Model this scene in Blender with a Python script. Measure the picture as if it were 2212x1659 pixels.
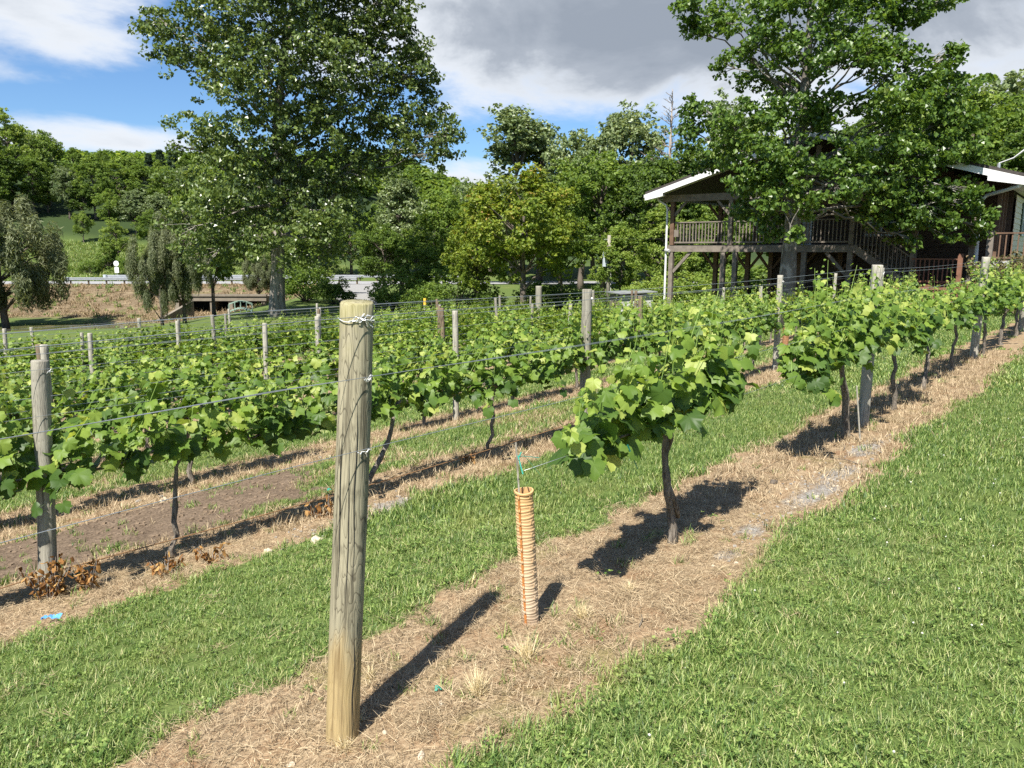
import bpy, math, random
import numpy as np
from mathutils import Vector, Matrix, Euler

# ------------------------------------------------------------------ scene, camera, sky, sun
for o in list(bpy.data.objects):
    bpy.data.objects.remove(o)
S = bpy.context.scene
COL = S.collection
rad = math.radians
# world axes: +X runs along the vine rows, +Y across them (downhill), eye at (0,0,1.6)
AZ, PITCH = rad(39.8), rad(10.0)
EYE = np.array([0.0, 0.0, 1.6])
FH = np.array([math.cos(AZ), math.sin(AZ), 0.0])
RT = np.array([math.sin(AZ), -math.cos(AZ), 0.0])
UPZ = np.array([0.0, 0.0, 1.0])
FW = FH * math.cos(PITCH) - UPZ * math.sin(PITCH)
UV = FH * math.sin(PITCH) + UPZ * math.cos(PITCH)
FOC, CX, CY = 1662.0, 1106.0, 829.5

cam = bpy.data.cameras.new('camera')
cam.sensor_width = 36.0
cam.lens = 36.0 * FOC / 2212.0
cam.clip_start, cam.clip_end = 0.05, 4000.0
camo = bpy.data.objects.new('camera', cam)
COL.objects.link(camo)
camo.location = EYE
camo.rotation_euler = Matrix((RT, UV, -FW)).transposed().to_euler()
S.camera = camo
S.render.resolution_x, S.render.resolution_y = 1024, 768

SUN_EL, SH_AZ = rad(54.0), rad(18.0)       # shadows fall towards SH_AZ
sund = np.array([math.cos(SUN_EL) * math.cos(SH_AZ), math.cos(SUN_EL) * math.sin(SH_AZ), -math.sin(SUN_EL)])
sl = bpy.data.lights.new('sun', 'SUN')
sl.energy, sl.angle, sl.color = 4.9, rad(0.53), (1.0, 0.955, 0.88)
so = bpy.data.objects.new('sun', sl)
COL.objects.link(so)
so.rotation_euler = Vector(sund).to_track_quat('-Z', 'Y').to_euler()
so.location = (-20, -10, 60)

S.view_settings.view_transform = 'Standard'
S.view_settings.look = 'None'
S.view_settings.exposure = 1.2
S.view_settings.gamma = 1.0
S.cycles.max_bounces = 6
S.cycles.diffuse_bounces = 3
S.cycles.transmission_bounces = 4
S.cycles.glossy_bounces = 2
S.cycles.transparent_max_bounces = 6
S.cycles.use_denoising = False
S.cycles.sample_clamp_indirect = 6.0


class NT:
    """small node-tree helper"""
    def __init__(self, tree):
        self.t = tree
        self.n, self.l = tree.nodes, tree.links
        for x in list(self.n):
            self.n.remove(x)

    def add(self, typ, **kw):
        nd = self.n.new(typ)
        for k, v in kw.items():
            if k.startswith('i_'):
                key = k[2:]
                key = int(key) if key.isdigit() else key.replace('_', ' ')
                self.set(nd, key, v)
            else:
                setattr(nd, k, v)
        return nd

    def set(self, nd, key, v):
        s = nd.inputs[key]
        if isinstance(v, bpy.types.NodeSocket):
            self.l.new(v, s)
        else:
            s.default_value = v

    def math(self, op, a, b=None, c=None, clamp=False):
        nd = self.n.new('ShaderNodeMath')
        nd.operation, nd.use_clamp = op, clamp
        for i, v in enumerate((a, b, c)):
            if v is not None:
                self.set(nd, i, v)
        return nd.outputs[0]

    def vmath(self, op, a, b=None):
        nd = self.n.new('ShaderNodeVectorMath')
        nd.operation = op
        self.set(nd, 0, a)
        if b is not None:
            self.set(nd, 1, b)
        return nd.outputs['Value'] if op in ('DOT_PRODUCT', 'LENGTH') else nd.outputs[0]

    def ramp(self, fac, stops, interp='LINEAR'):
        nd = self.n.new('ShaderNodeValToRGB')
        nd.color_ramp.interpolation = interp
        e = nd.color_ramp.elements
        while len(e) < len(stops):
            e.new(0.5)
        for el, (p, c) in zip(e, stops):
            el.position = p
            el.color = (*c, 1.0) if len(c) == 3 else c
        self.set(nd, 0, fac)
        return nd.outputs[0]

    def mix(self, fac, a, b, typ='MIX'):
        nd = self.n.new('ShaderNodeMix')
        nd.data_type, nd.blend_type = 'RGBA', typ
        self.set(nd, 0, fac)
        for i, v in ((6, a), (7, b)):
            if isinstance(v, tuple) and len(v) == 3:
                v = (*v, 1.0)
            self.set(nd, i, v)
        return nd.outputs[2]

    def noise(self, vec, scale, detail=3.0, rough=0.55, dist=0.0):
        nd = self.n.new('ShaderNodeTexNoise')
        if vec is not None:
            self.l.new(vec, nd.inputs['Vector'])
        nd.inputs['Scale'].default_value = scale
        nd.inputs['Detail'].default_value = detail
        nd.inputs['Roughness'].default_value = rough
        nd.inputs['Distortion'].default_value = dist
        return nd.outputs[0]

    def smooth(self, v, a, b):
        nd = self.n.new('ShaderNodeMapRange')
        nd.interpolation_type = 'SMOOTHSTEP'
        self.set(nd, 0, v)
        nd.inputs[1].default_value, nd.inputs[2].default_value = a, b
        return nd.outputs[0]


# ---- sky: Nishita plus drifting cumulus
W = bpy.data.worlds.new('World')
S.world = W
W.use_nodes = True
w = NT(W.node_tree)
sky = w.add('ShaderNodeTexSky', sky_type='NISHITA')
sky.sun_disc = False
sky.sun_elevation = SUN_EL
sky.sun_rotation = math.atan2(-sund[0], -sund[1])
sky.air_density, sky.dust_density, sky.ozone_density = 1.0, 0.3, 2.2
tc = w.add('ShaderNodeTexCoord')
dv = tc.outputs['Generated']
lat = w.vmath('DOT_PRODUCT', dv, tuple(RT))
dep = w.vmath('DOT_PRODUCT', dv, tuple(FH))
sx = w.add('ShaderNodeSeparateXYZ', i_0=dv)
el = w.math('ARCSINE', sx.outputs[2])
az = w.math('ARCTAN2', lat, dep)
stretch = w.vmath('MULTIPLY', dv, (1.0, 1.0, 2.3))
stretch = w.vmath('ADD', stretch, (1.7, 0.4, 0.0))
n1 = w.noise(stretch, 3.2, 9.0, 0.58, 0.35)
n2 = w.noise(stretch, 11.0, 6.0, 0.6, 0.2)
field = w.math('ADD', w.math('MULTIPLY', n1, 1.0), w.math('MULTIPLY', w.math('SUBTRACT', n2, 0.5), 0.16))


def blob(a, e, sa, se, amp):
    da = w.math('DIVIDE', w.math('SUBTRACT', az, rad(a)), rad(sa))
    de = w.math('DIVIDE', w.math('SUBTRACT', el, rad(e)), rad(se))
    q = w.math('ADD', w.math('MULTIPLY', da, da), w.math('MULTIPLY', de, de))
    return w.math('MULTIPLY', w.math('EXPONENT', w.math('MULTIPLY', q, -1.0)), amp)


# the grey bank ahead, its ragged end, white puffs on the left, low cumulus over the hills
for b in ((-31.0, 14.0, 6.5, 2.4, 0.15), (-22.0, 18.0, 8.0, 3.0, 0.16), (-27.0, 12.0, 4.0, 1.6, 0.10),
          (-31.0, 10.0, 8.0, 0.8, 0.13), (-25.0, 6.9, 7.5, 1.4, 0.24), (-7.0, 4.4, 5.0, 1.4, 0.24), (-2.0, 7.6, 5.0, 1.6, -0.16),
          (-20.0, 9.6, 9.0, 2.6, -0.24), (6.0, 6.0, 6.0, 1.5, -0.16), (19.0, 10.0, 8.0, 5.0, 0.16)):
    field = w.math('ADD', field, blob(*b))
deck = w.math('ADD', blob(9.0, 17.5, 12.5, 7.2, 1.0), blob(31.0, 19.0, 16.0, 9.0, 0.75))
field = w.math('ADD', field, w.math('MULTIPLY', deck, 0.34))
cover = w.smooth(field, 0.50, 0.70)
thick = w.math('ADD', w.math('MULTIPLY', w.smooth(field, 0.60, 0.90), 0.55), w.math('MULTIPLY', w.smooth(w.math('ADD', deck, w.math('MULTIPLY', w.math('SUBTRACT', n1, 0.5), 0.9)), 0.18, 0.85), 0.62), clamp=True)
ccol = w.ramp(thick, [(0.0, (6.2, 6.45, 6.8)), (0.3, (4.9, 5.2, 5.6)), (0.62, (3.05, 3.35, 3.8)), (1.0, (2.3, 2.6, 3.05))])
skyc = w.mix(1.0, sky.outputs[0], (0.60, 0.78, 0.98), 'MULTIPLY')
skym = w.mix(w.math('MULTIPLY', cover, 0.97), skyc, ccol)
bg = w.add('ShaderNodeBackground', i_0=skym)
bg.inputs[1].default_value = 0.066
wo = w.add('ShaderNodeOutputWorld', i_0=bg.outputs[0])


# ------------------------------------------------------------------ helpers
def tag(o, label=None, cat=None, group=None, kind=None):
    if label: o['label'] = label
    if cat: o['category'] = cat
    if group: o['group'] = group
    if kind: o['kind'] = kind
    return o


def empty(name, loc=(0, 0, 0), rz=0.0, scale=1.0, rot=None):
    o = bpy.data.objects.new(name, None)
    o.empty_display_size = 0.2
    COL.objects.link(o)
    o.location = loc
    o.rotation_euler = rot if rot is not None else (0, 0, rz)
    o.scale = (scale,) * 3
    return o


def link(name, me, parent=None, mat=None, loc=None):
    o = bpy.data.objects.new(name, me)
    COL.objects.link(o)
    if parent is not None: o.parent = parent
    if mat is not None and not me.materials: me.materials.append(mat)
    if loc is not None: o.location = loc
    return o


def LD(la, de):
    """lateral / depth measured from the eye -> world XY"""
    p = FH * de + RT * la
    return float(p[0]), float(p[1])


def PX(x, y, D):
    r = FW + RT * ((x - CX) / FOC) + UV * ((CY - y) / FOC)
    return EYE + r * (D / float(r @ FH))


def PY(x, y, Y):
    r = FW + RT * ((x - CX) / FOC) + UV * ((CY - y) / FOC)
    return EYE + r * (Y / r[1])


def ss(a, b, v):
    t = np.clip((v - a) / (b - a), 0, 1)
    return t * t * (3 - 2 * t)


def _hash(ix, iy, seed):
    h = np.sin(ix * 127.1 + iy * 311.7 + seed * 74.7) * 43758.5453
    return h - np.floor(h)


def vnoise(x, y, seed=0.0):
    ix, iy = np.floor(x), np.floor(y)
    fx, fy = x - ix, y - iy
    fx, fy = fx * fx * (3 - 2 * fx), fy * fy * (3 - 2 * fy)
    a, b = _hash(ix, iy, seed), _hash(ix + 1, iy, seed)
    c, d = _hash(ix, iy + 1, seed), _hash(ix + 1, iy + 1, seed)
    return (a * (1 - fx) + b * fx) * (1 - fy) + (c * (1 - fx) + d * fx) * fy


def fbm(x, y, seed=0.0, oct=3):
    v, a, t = 0, 0.5, 0
    for i in range(oct):
        v = v + a * vnoise(x * 2 ** i, y * 2 ** i, seed + i * 3.3)
        t += a
        a *= 0.5
    return v / t


class MB:
    """collects shapes, builds ONE mesh object"""
    def __init__(self):
        self.v, self.f = [], []

    def add(self, vs, fs):
        b = len(self.v)
        self.v += [tuple(map(float, p)) for p in vs]
        self.f += [tuple(b + i for i in q) for q in fs]
        return self

    def box(self, lo, hi):
        (a, b, c), (d, e, f) = lo, hi
        return self.add([(a, b, c), (d, b, c), (d, e, c), (a, e, c), (a, b, f), (d, b, f), (d, e, f), (a, e, f)],
                        [(0, 3, 2, 1), (4, 5, 6, 7), (0, 1, 5, 4), (1, 2, 6, 5), (2, 3, 7, 6), (3, 0, 4, 7)])

    def bar(self, p, q, wd, ht, up=(0, 0, 1)):
        p, q = Vector(p), Vector(q)
        d = (q - p).normalized()
        u = Vector(up)
        s = d.cross(u)
        if s.length < 1e-4: s = d.cross(Vector((1, 0, 0)))
        s.normalize()
        u = s.cross(d).normalized()
        c = []
        for e in (p, q):
            for a, b in ((-1, -1), (1, -1), (1, 1), (-1, 1)):
                c.append(e + s * a * wd / 2 + u * b * ht / 2)
        return self.add(c, [(0, 1, 2, 3), (7, 6, 5, 4), (0, 4, 5, 1), (1, 5, 6, 2), (2, 6, 7, 3), (3, 7, 4, 0)])

    def tube(self, pts, radii, seg=8, cap=True, jit=0.0, rng=None):
        pts = [Vector(p) for p in pts]
        n = len(pts)
        if not hasattr(radii, '__len__'): radii = [radii] * n
        ref = Vector((0.31, 0.2, 1)).normalized()
        vs = []
        side = None
        for i in range(n):
            d = (pts[min(i + 1, n - 1)] - pts[max(i - 1, 0)])
            if d.length < 1e-9: d = Vector((0, 0, 1))
            d.normalize()
            if side is None:
                side = d.cross(Vector((1, 0, 0)) if abs(d.x) < 0.8 else Vector((0, 1, 0))).normalized()
            else:
                side = (side - d * side.dot(d)).normalized()
            o2 = d.cross(side)
            for k in range(seg):
                a = 2 * math.pi * k / seg
                r = radii[i] * (1 + (rng.uniform(-jit, jit) if jit else 0))
                vs.append(pts[i] + (side * math.cos(a) + o2 * math.sin(a)) * r)
        fs = []
        for i in range(n - 1):
            for k in range(seg):
                k2 = (k + 1) % seg
                fs.append((i * seg + k, i * seg + k2, (i + 1) * seg + k2, (i + 1) * seg + k))
        if cap:
            fs.append(tuple(range(seg - 1, -1, -1)))
            fs.append(tuple((n - 1) * seg + k for k in range(seg)))
        return self.add(vs, fs)

    def mesh(self, name, smooth=False):
        me = bpy.data.meshes.new(name)
        me.from_pydata(self.v, [], self.f)
        if smooth:
            me.polygons.foreach_set('use_smooth', [True] * len(me.polygons))
        me.update()
        return me

    def build(self, name, mat, parent=None, smooth=False, loc=None):
        return link(name, self.mesh(name, smooth), parent, mat, loc)


def np_mesh(name, verts, faces_n, idx, attrs=None, smooth=False):
    """verts (N,3); idx flat loop indices; faces_n = verts per face (const int)"""
    me = bpy.data.meshes.new(name)
    nv, nl = len(verts), len(idx)
    nf = nl // faces_n
    me.vertices.add(nv)
    me.vertices.foreach_set('co', np.asarray(verts, np.float32).ravel())
    me.loops.add(nl)
    me.loops.foreach_set('vertex_index', np.asarray(idx, np.int32).ravel())
    me.polygons.add(nf)
    me.polygons.foreach_set('loop_start', np.arange(0, nl, faces_n, dtype=np.int32))
    me.polygons.foreach_set('use_smooth', np.full(nf, smooth))
    for k, a in (attrs or {}).items():
        at = me.attributes.new(k, 'FLOAT', 'POINT')
        at.data.foreach_set('value', np.asarray(a, np.float32))
    me.update(calc_edges=True)
    return me


# ------------------------------------------------------------------ materials
def new_mat(name):
    m = bpy.data.materials.new(name)
    m.use_nodes = True
    return m, NT(m.node_tree)


def finish(t, color, rough=0.8, spec=0.2, bump=None, bump_s=0.3, bump_d=0.01, trans=None, trans_f=0.3, metal=0.0):
    p = t.add('ShaderNodeBsdfPrincipled')
    t.set(p, 'Base Color', color if not (isinstance(color, tuple) and len(color) == 3) else (*color, 1))
    t.set(p, 'Roughness', rough)
    p.inputs['Specular IOR Level'].default_value = spec
    p.inputs['Metallic'].default_value = metal
    if bump is not None:
        b = t.add('ShaderNodeBump')
        b.inputs['Strength'].default_value = bump_s
        b.inputs['Distance'].default_value = bump_d
        t.set(b, 'Height', bump)
        t.l.new(b.outputs[0], p.inputs['Normal'])
    out = p.outputs[0]
    if trans is not None:
        tr = t.add('ShaderNodeBsdfTranslucent')
        t.set(tr, 0, trans if not (isinstance(trans, tuple) and len(trans) == 3) else (*trans, 1))
        mx = t.add('ShaderNodeMixShader')
        mx.inputs[0].default_value = trans_f
        t.l.new(out, mx.inputs[1])
        t.l.new(tr.outputs[0], mx.inputs[2])
        out = mx.outputs[0]
    o = t.add('ShaderNodeOutputMaterial')
    t.l.new(out, o.inputs[0])


def leaf_mat(name, stops, tr_gain=1.6, trans_f=0.32, rough=0.5, spec=0.25, objvar=0.0, tint=None):
    m, t = new_mat(name)
    a = t.add('ShaderNodeAttribute', attribute_name='rnd')
    fac = a.outputs['Fac']
    if objvar:
        oi = t.add('ShaderNodeObjectInfo')
        fac = t.math('ADD', fac, t.math('MULTIPLY', t.math('SUBTRACT', oi.outputs['Random'], 0.5), objvar), clamp=True)
    c = t.ramp(fac, stops)
    tr = t.mix(1.0, c, (tr_gain * 1.1, tr_gain * 1.05, tr_gain * 0.55), 'MULTIPLY')
    finish(t, c, rough, spec, trans=tr, trans_f=trans_f)
    return m


def plain_mat(name, col, rough=0.7, spec=0.25, var=0.12, scale=8.0, metal=0.0, bump=0.0):
    m, t = new_mat(name)
    tcn = t.add('ShaderNodeTexCoord')
    n = t.noise(tcn.outputs['Object'], scale, 4.0, 0.6)
    c = t.mix(1.0, (*col, 1.0), t.ramp(n, [(0.25, (1 - var,) * 3), (0.75, (1 + var,) * 3)]), 'MULTIPLY')
    finish(t, c, rough, spec, bump=n if bump else None, bump_s=bump, bump_d=0.02, metal=metal)
    return m


def wood_mat(name, a, b, dark, scale=1.0, stain=None, contour=0.5):
    """grain along object Z"""
    m, t = new_mat(name)
    tcn = t.add('ShaderNodeTexCoord')
    ob = tcn.outputs['Object']
    oi = t.add('ShaderNodeObjectInfo')
    off = t.vmath('ADD', ob, t.vmath('MULTIPLY', oi.outputs['Random'], (37.0, 17.0, 11.0)))
    fine = t.noise(t.vmath('MULTIPLY', off, (70 * scale, 70 * scale, 3.0 * scale)), 1.0, 4.0, 0.65, 0.4)
    big = t.noise(t.vmath('MULTIPLY', off, (11 * scale, 11 * scale, 2.2 * scale)), 1.0, 2.0, 0.5, 1.2)
    rings = t.math('ABSOLUTE', t.math('SINE', t.math('MULTIPLY', big, 38.0)))
    blot = t.noise(t.vmath('MULTIPLY', off, (14.0, 14.0, 9.0)), 1.0, 4.0, 0.6)
    c = t.mix(big, a, b)
    c = t.mix(t.math('MULTIPLY', t.smooth(rings, 0.35, 0.0), contour), c, dark)
    c = t.mix(t.math('MULTIPLY', t.smooth(fine, 0.52, 0.33), 0.75), c, dark)
    c = t.mix(t.math('MULTIPLY', t.smooth(blot, 0.52, 0.72), 0.45), c, dark)
    if stain is not None:
        sz = t.add('ShaderNodeSeparateXYZ', i_0=ob)
        zf = t.math('ADD', sz.outputs[2], t.math('MULTIPLY', t.math('SUBTRACT', blot, 0.5), 0.18))
        lo = t.smooth(t.math('ADD', zf, t.math('MULTIPLY', t.math('SUBTRACT', big, 0.5), 0.5)), 0.55, 0.22)
        hi = t.smooth(zf, 1.40, 1.62)
        c = t.mix(t.math('MULTIPLY', lo, 0.8), c, t.mix(t.smooth(fine, 0.3, 0.6), (0.16, 0.105, 0.045), stain))
        xf = t.smooth(sz.outputs[1], 0.02, 0.055)
        c = t.mix(t.math('MULTIPLY', t.math('MAXIMUM', t.math('MULTIPLY', xf, 0.55), t.math('MULTIPLY', hi, 0.35)), t.smooth(blot, 0.35, 0.6)), c, (0.33, 0.30, 0.10))
    hgt = t.math('ADD', fine, t.math('MULTIPLY', rings, 0.25))
    finish(t, c, 0.85, 0.15, bump=hgt, bump_s=0.55, bump_d=0.006)
    return m


M = {}
M['vine_leaf'] = leaf_mat('vine_leaf', [(0.0, (0.036, 0.076, 0.016)), (0.35, (0.082, 0.148, 0.024)), (0.7, (0.165, 0.245, 0.036)), (1.0, (0.33, 0.375, 0.09))],
                          1.7, 0.38, 0.48, 0.28)
M['poplar_leaf'] = leaf_mat('poplar_leaf', [(0.0, (0.040, 0.070, 0.017)), (0.5, (0.098, 0.142, 0.034)), (0.8, (0.165, 0.215, 0.060)), (1.0, (0.25, 0.30, 0.11))], 1.5, 0.30, 0.34, 0.5)
M['sycamore_leaf'] = leaf_mat('sycamore_leaf', [(0.0, (0.034, 0.072, 0.014)), (0.5, (0.082, 0.145, 0.024)), (0.85, (0.150, 0.230, 0.040)), (1.0, (0.26, 0.33, 0.10))], 1.7, 0.36, 0.38, 0.4)
M['tree_leaf'] = leaf_mat('tree_leaf', [(0.0, (0.050, 0.086, 0.017)), (0.4, (0.105, 0.168, 0.028)), (0.75, (0.165, 0.238, 0.040)), (1.0, (0.25, 0.31, 0.07))], 1.6, 0.42, 0.5, 0.25, objvar=0.6)
M['silver_leaf'] = leaf_mat('silver_leaf', [(0.0, (0.075, 0.115, 0.040)), (0.5, (0.155, 0.205, 0.080)), (1.0, (0.28, 0.33, 0.16))], 1.3, 0.3, 0.42, 0.4, objvar=0.2)
M['maple_leaf'] = leaf_mat('maple_leaf', [(0.0, (0.080, 0.128, 0.016)), (0.5, (0.160, 0.215, 0.024)), (0.87, (0.245, 0.268, 0.036)), (1.0, (0.35, 0.24, 0.07))], 1.6, 0.36, 0.5, 0.25)
M['willow_leaf'] = leaf_mat('willow_leaf', [(0.0, (0.070, 0.092, 0.042)), (0.5, (0.150, 0.175, 0.085)), (1.0, (0.26, 0.28, 0.155))], 1.3, 0.38, 0.5, 0.3)
M['shrub_leaf'] = leaf_mat('shrub_leaf', [(0.0, (0.040, 0.045, 0.016)), (0.5, (0.10, 0.095, 0.035)), (1.0, (0.17, 0.11, 0.06))], 1.3, 0.2, 0.6, 0.2)
M['pine_leaf'] = leaf_mat('pine_leaf', [(0.0, (0.012, 0.030, 0.014)), (1.0, (0.040, 0.070, 0.030))], 1.2, 0.12, 0.6, 0.2)
M['dead_leaf'] = leaf_mat('dead_leaf', [(0.0, (0.10, 0.045, 0.015)), (0.5, (0.24, 0.115, 0.035)), (1.0, (0.42, 0.26, 0.10))], 1.2, 0.25, 0.7, 0.15)
M['straw'] = leaf_mat('straw', [(0.0, (0.13, 0.088, 0.048)), (0.5, (0.33, 0.25, 0.15)), (1.0, (0.57, 0.46, 0.30))], 1.1, 0.15, 0.75, 0.15)
M['tuft'] = leaf_mat('tuft', [(0.0, (0.46, 0.37, 0.20)), (1.0, (0.72, 0.62, 0.40))], 1.1, 0.2, 0.7, 0.2)
M['weathered'] = wood_mat('weathered', (0.32, 0.30, 0.24), (0.22, 0.205, 0.165), (0.08, 0.07, 0.055), 1.0, None, 0.35)
M['weathered_pale'] = wood_mat('weathered_pale', (0.42, 0.395, 0.325), (0.31, 0.29, 0.235), (0.11, 0.10, 0.08), 1.0, None, 0.25)
M['main_post'] = wood_mat('main_post', (0.34, 0.305, 0.205), (0.205, 0.188, 0.128), (0.065, 0.056, 0.037), 0.9, (0.33, 0.24, 0.105), 0.75)
M['brown_post'] = wood_mat('brown_post', (0.22, 0.165, 0.105), (0.15, 0.115, 0.08), (0.05, 0.04, 0.03), 1.0, None, 0.4)
M['wire'] = plain_mat('wire', (0.42, 0.44, 0.45), 0.38, 0.5, 0.15, 5.0, metal=0.75)
M['rusty_wire'] = plain_mat('rusty_wire', (0.20, 0.115, 0.055), 0.8, 0.2, 0.3, 6.0)
M['tie'] = plain_mat('tie', (0.72, 0.72, 0.70), 0.35, 0.5, 0.1, 30.0, metal=0.5)
M['ribbon'] = plain_mat('ribbon', (0.02, 0.22, 0.16), 0.45, 0.4, 0.1)
M['blue'] = plain_mat('blue', (0.12, 0.36, 0.75), 0.4, 0.4, 0.25, 40.0)
M['white_paint'] = plain_mat('white_paint', (0.62, 0.62, 0.61), 0.45, 0.35, 0.06, 3.0)
M['white_dirty'] = plain_mat('white_dirty', (0.42, 0.42, 0.40), 0.5, 0.35, 0.12, 3.0)
M['deck_wood'] = plain_mat('deck_wood', (0.165, 0.140, 0.115), 0.8, 0.2, 0.35, 6.0)
M['deck_brown'] = plain_mat('deck_brown', (0.13, 0.080, 0.052), 0.75, 0.2, 0.35, 6.0)
M['red_deck'] = plain_mat('red_deck', (0.16, 0.080, 0.050), 0.7, 0.25, 0.3, 6.0)
M['log'] = plain_mat('log', (0.062, 0.040, 0.027), 0.65, 0.25, 0.35, 5.0)
M['siding'] = plain_mat('siding', (0.62, 0.54, 0.38), 0.55, 0.3, 0.06, 4.0)
M['shutter'] = plain_mat('shutter', (0.012, 0.045, 0.025), 0.5, 0.3, 0.1)
M['shingle'] = plain_mat('shingle', (0.055, 0.048, 0.044), 0.9, 0.15, 0.3, 9.0, bump=0.4)
M['asphalt'] = plain_mat('asphalt', (0.26, 0.26, 0.26), 0.85, 0.2, 0.15, 2.0)
M['gravel_road'] = plain_mat('gravel_road', (0.24, 0.235, 0.225), 0.9, 0.15, 0.2, 5.0)
M['concrete'] = plain_mat('concrete', (0.18, 0.155, 0.12), 0.85, 0.2, 0.25, 2.0)  # tree shade over the culvert is put into this lowered albedo
M['dark'] = plain_mat('dark', (0.02, 0.02, 0.02), 0.9, 0.1, 0.1)
M['steel'] = plain_mat('steel', (0.45, 0.46, 0.47), 0.4, 0.5, 0.15, 3.0, metal=0.6)
M['grey_can'] = plain_mat('grey_can', (0.36, 0.40, 0.43), 0.4, 0.4, 0.1, 3.0)
M['stone'] = plain_mat('stone', (0.46, 0.39, 0.29), 0.85, 0.2, 0.25, 25.0, bump=0.3)
M['stone_grey'] = plain_mat('stone_grey', (0.26, 0.245, 0.22), 0.85, 0.2, 0.3, 25.0, bump=0.3)
M['orange'] = plain_mat('orange', (0.75, 0.22, 0.03), 0.5, 0.3, 0.2, 8.0)
M['mint'] = plain_mat('mint', (0.22, 0.30, 0.24), 0.5, 0.3, 0.1, 8.0)
M['clover'] = plain_mat('clover', (0.50, 0.50, 0.44), 0.8, 0.2, 0.1, 30.0)
M['red_blue'] = plain_mat('red_blue', (0.05, 0.07, 0.22), 0.5, 0.4, 0.2, 8.0)

m, t = new_mat('glass')
finish(t, (0.03, 0.035, 0.04), 0.08, 0.6)
M['glass'] = m

m, t = new_mat('pond_water')
tcn = t.add('ShaderNodeTexCoord')
finish(t, (0.075, 0.060, 0.032), 0.10, 0.5, bump=t.noise(tcn.outputs['Object'], 6.0, 2.0), bump_s=0.08, bump_d=0.05)
M['water'] = m


def bark_mat(name, a, b, vs=(14, 14, 2.2), patches=None):
    m, t = new_mat(name)
    tcn = t.add('ShaderNodeTexCoord')
    ob = tcn.outputs['Object']
    n = t.noise(t.vmath('MULTIPLY', ob, vs), 1.0, 5.0, 0.65, 0.6)
    c = t.ramp(n, [(0.32, b), (0.62, a)])
    if patches:
        pn = t.noise(t.vmath('MULTIPLY', ob, patches[1]), 1.0, 4.0, 0.6, 0.4)
        c = t.mix(t.smooth(pn, 0.50, 0.60), c, patches[0])
    finish(t, c, 0.9, 0.15, bump=n, bump_s=0.9, bump_d=0.03)
    return m


M['poplar_bark'] = bark_mat('poplar_bark', (0.33, 0.30, 0.26), (0.10, 0.085, 0.07), (7, 7, 0.9))
M['sycamore_bark'] = bark_mat('sycamore_bark', (0.17, 0.155, 0.13), (0.09, 0.08, 0.07), (5, 5, 2), ((0.29, 0.275, 0.24), (3.5, 3.5, 1.6)))
M['tree_bark'] = bark_mat('tree_bark', (0.15, 0.125, 0.10), (0.05, 0.04, 0.032), (6, 6, 1.0))
M['dead_bark'] = bark_mat('dead_bark', (0.30, 0.26, 0.22), (0.16, 0.135, 0.11), (6, 6, 1.0))
M['vine_bark'] = bark_mat('vine_bark', (0.26, 0.225, 0.18), (0.055, 0.045, 0.036), (60, 60, 9))
M['shoot'] = plain_mat('shoot', (0.16, 0.24, 0.05), 0.6, 0.25, 0.15, 12.0)

# grass blades: hue wanders over the lawn with position (dry patches) and from blade to blade
m, t = new_mat('grass_blade')
a = t.add('ShaderNodeAttribute', attribute_name='rnd')
geo = t.add('ShaderNodeNewGeometry')
pn = t.noise(geo.outputs['Position'], 0.9, 3.0, 0.6)
pn2 = t.noise(geo.outputs['Position'], 5.0, 2.0, 0.6)
c = t.ramp(a.outputs['Fac'], [(0.0, (0.036, 0.078, 0.018)), (0.36, (0.108, 0.178, 0.038)), (0.64, (0.215, 0.295, 0.075)), (0.88, (0.34, 0.385, 0.14)), (1.0, (0.54, 0.49, 0.26))])
c = t.mix(t.math('MULTIPLY', t.smooth(pn, 0.55, 0.75), 0.45), c, (0.26, 0.26, 0.085))
c = t.mix(t.math('MULTIPLY', t.smooth(pn2, 0.50, 0.72), 0.40), c, (0.072, 0.128, 0.042))
tr = t.mix(1.0, c, (1.6, 1.6, 0.8), 'MULTIPLY')
finish(t, c, 0.45, 0.3, trans=tr, trans_f=0.30)
M['grass'] = m

# the ground sheet: what lies where is stored on the sheet (straw strip, bare soil, gravel, mulch bank, far wood floor)
m, t = new_mat('ground')
geo = t.add('ShaderNodeNewGeometry')
pos = geo.outputs['Position']
nf = t.noise(pos, 42.0, 4.0, 0.7)
nm = t.noise(pos, 7.0, 4.0, 0.6)
nl = t.noise(pos, 0.35, 4.0, 0.6)
lawn = t.mix(nm, (0.055, 0.085, 0.022), (0.125, 0.170, 0.046))
lawn = t.mix(t.math('MULTIPLY', t.smooth(nl, 0.5, 0.75), 0.45), lawn, (0.17, 0.165, 0.06))
lawn = t.mix(t.math('MULTIPLY', t.smooth(nf, 0.55, 0.3), 0.5), lawn, (0.035, 0.050, 0.014))
strawc = t.ramp(nf, [(0.28, (0.095, 0.063, 0.038)), (0.48, (0.245, 0.178, 0.108)), (0.72, (0.42, 0.325, 0.205))])
strawc = t.mix(t.math('MULTIPLY', t.smooth(nm, 0.45, 0.70), 0.55), strawc, (0.25, 0.155, 0.085))
soilc = t.ramp(nm, [(0.3, (0.115, 0.083, 0.056)), (0.7, (0.205, 0.152, 0.105))])
soilc = t.mix(t.smooth(nf, 0.55, 0.35), soilc, (0.07, 0.05, 0.034))
gravc = t.ramp(nf, [(0.3, (0.13, 0.105, 0.08)), (0.62, (0.28, 0.26, 0.23))])
bankc = t.ramp(t.noise(pos, 1.3, 5.0, 0.7), [(0.3, (0.085, 0.060, 0.036)), (0.55, (0.170, 0.128, 0.078)), (0.75, (0.24, 0.195, 0.12))])
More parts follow.
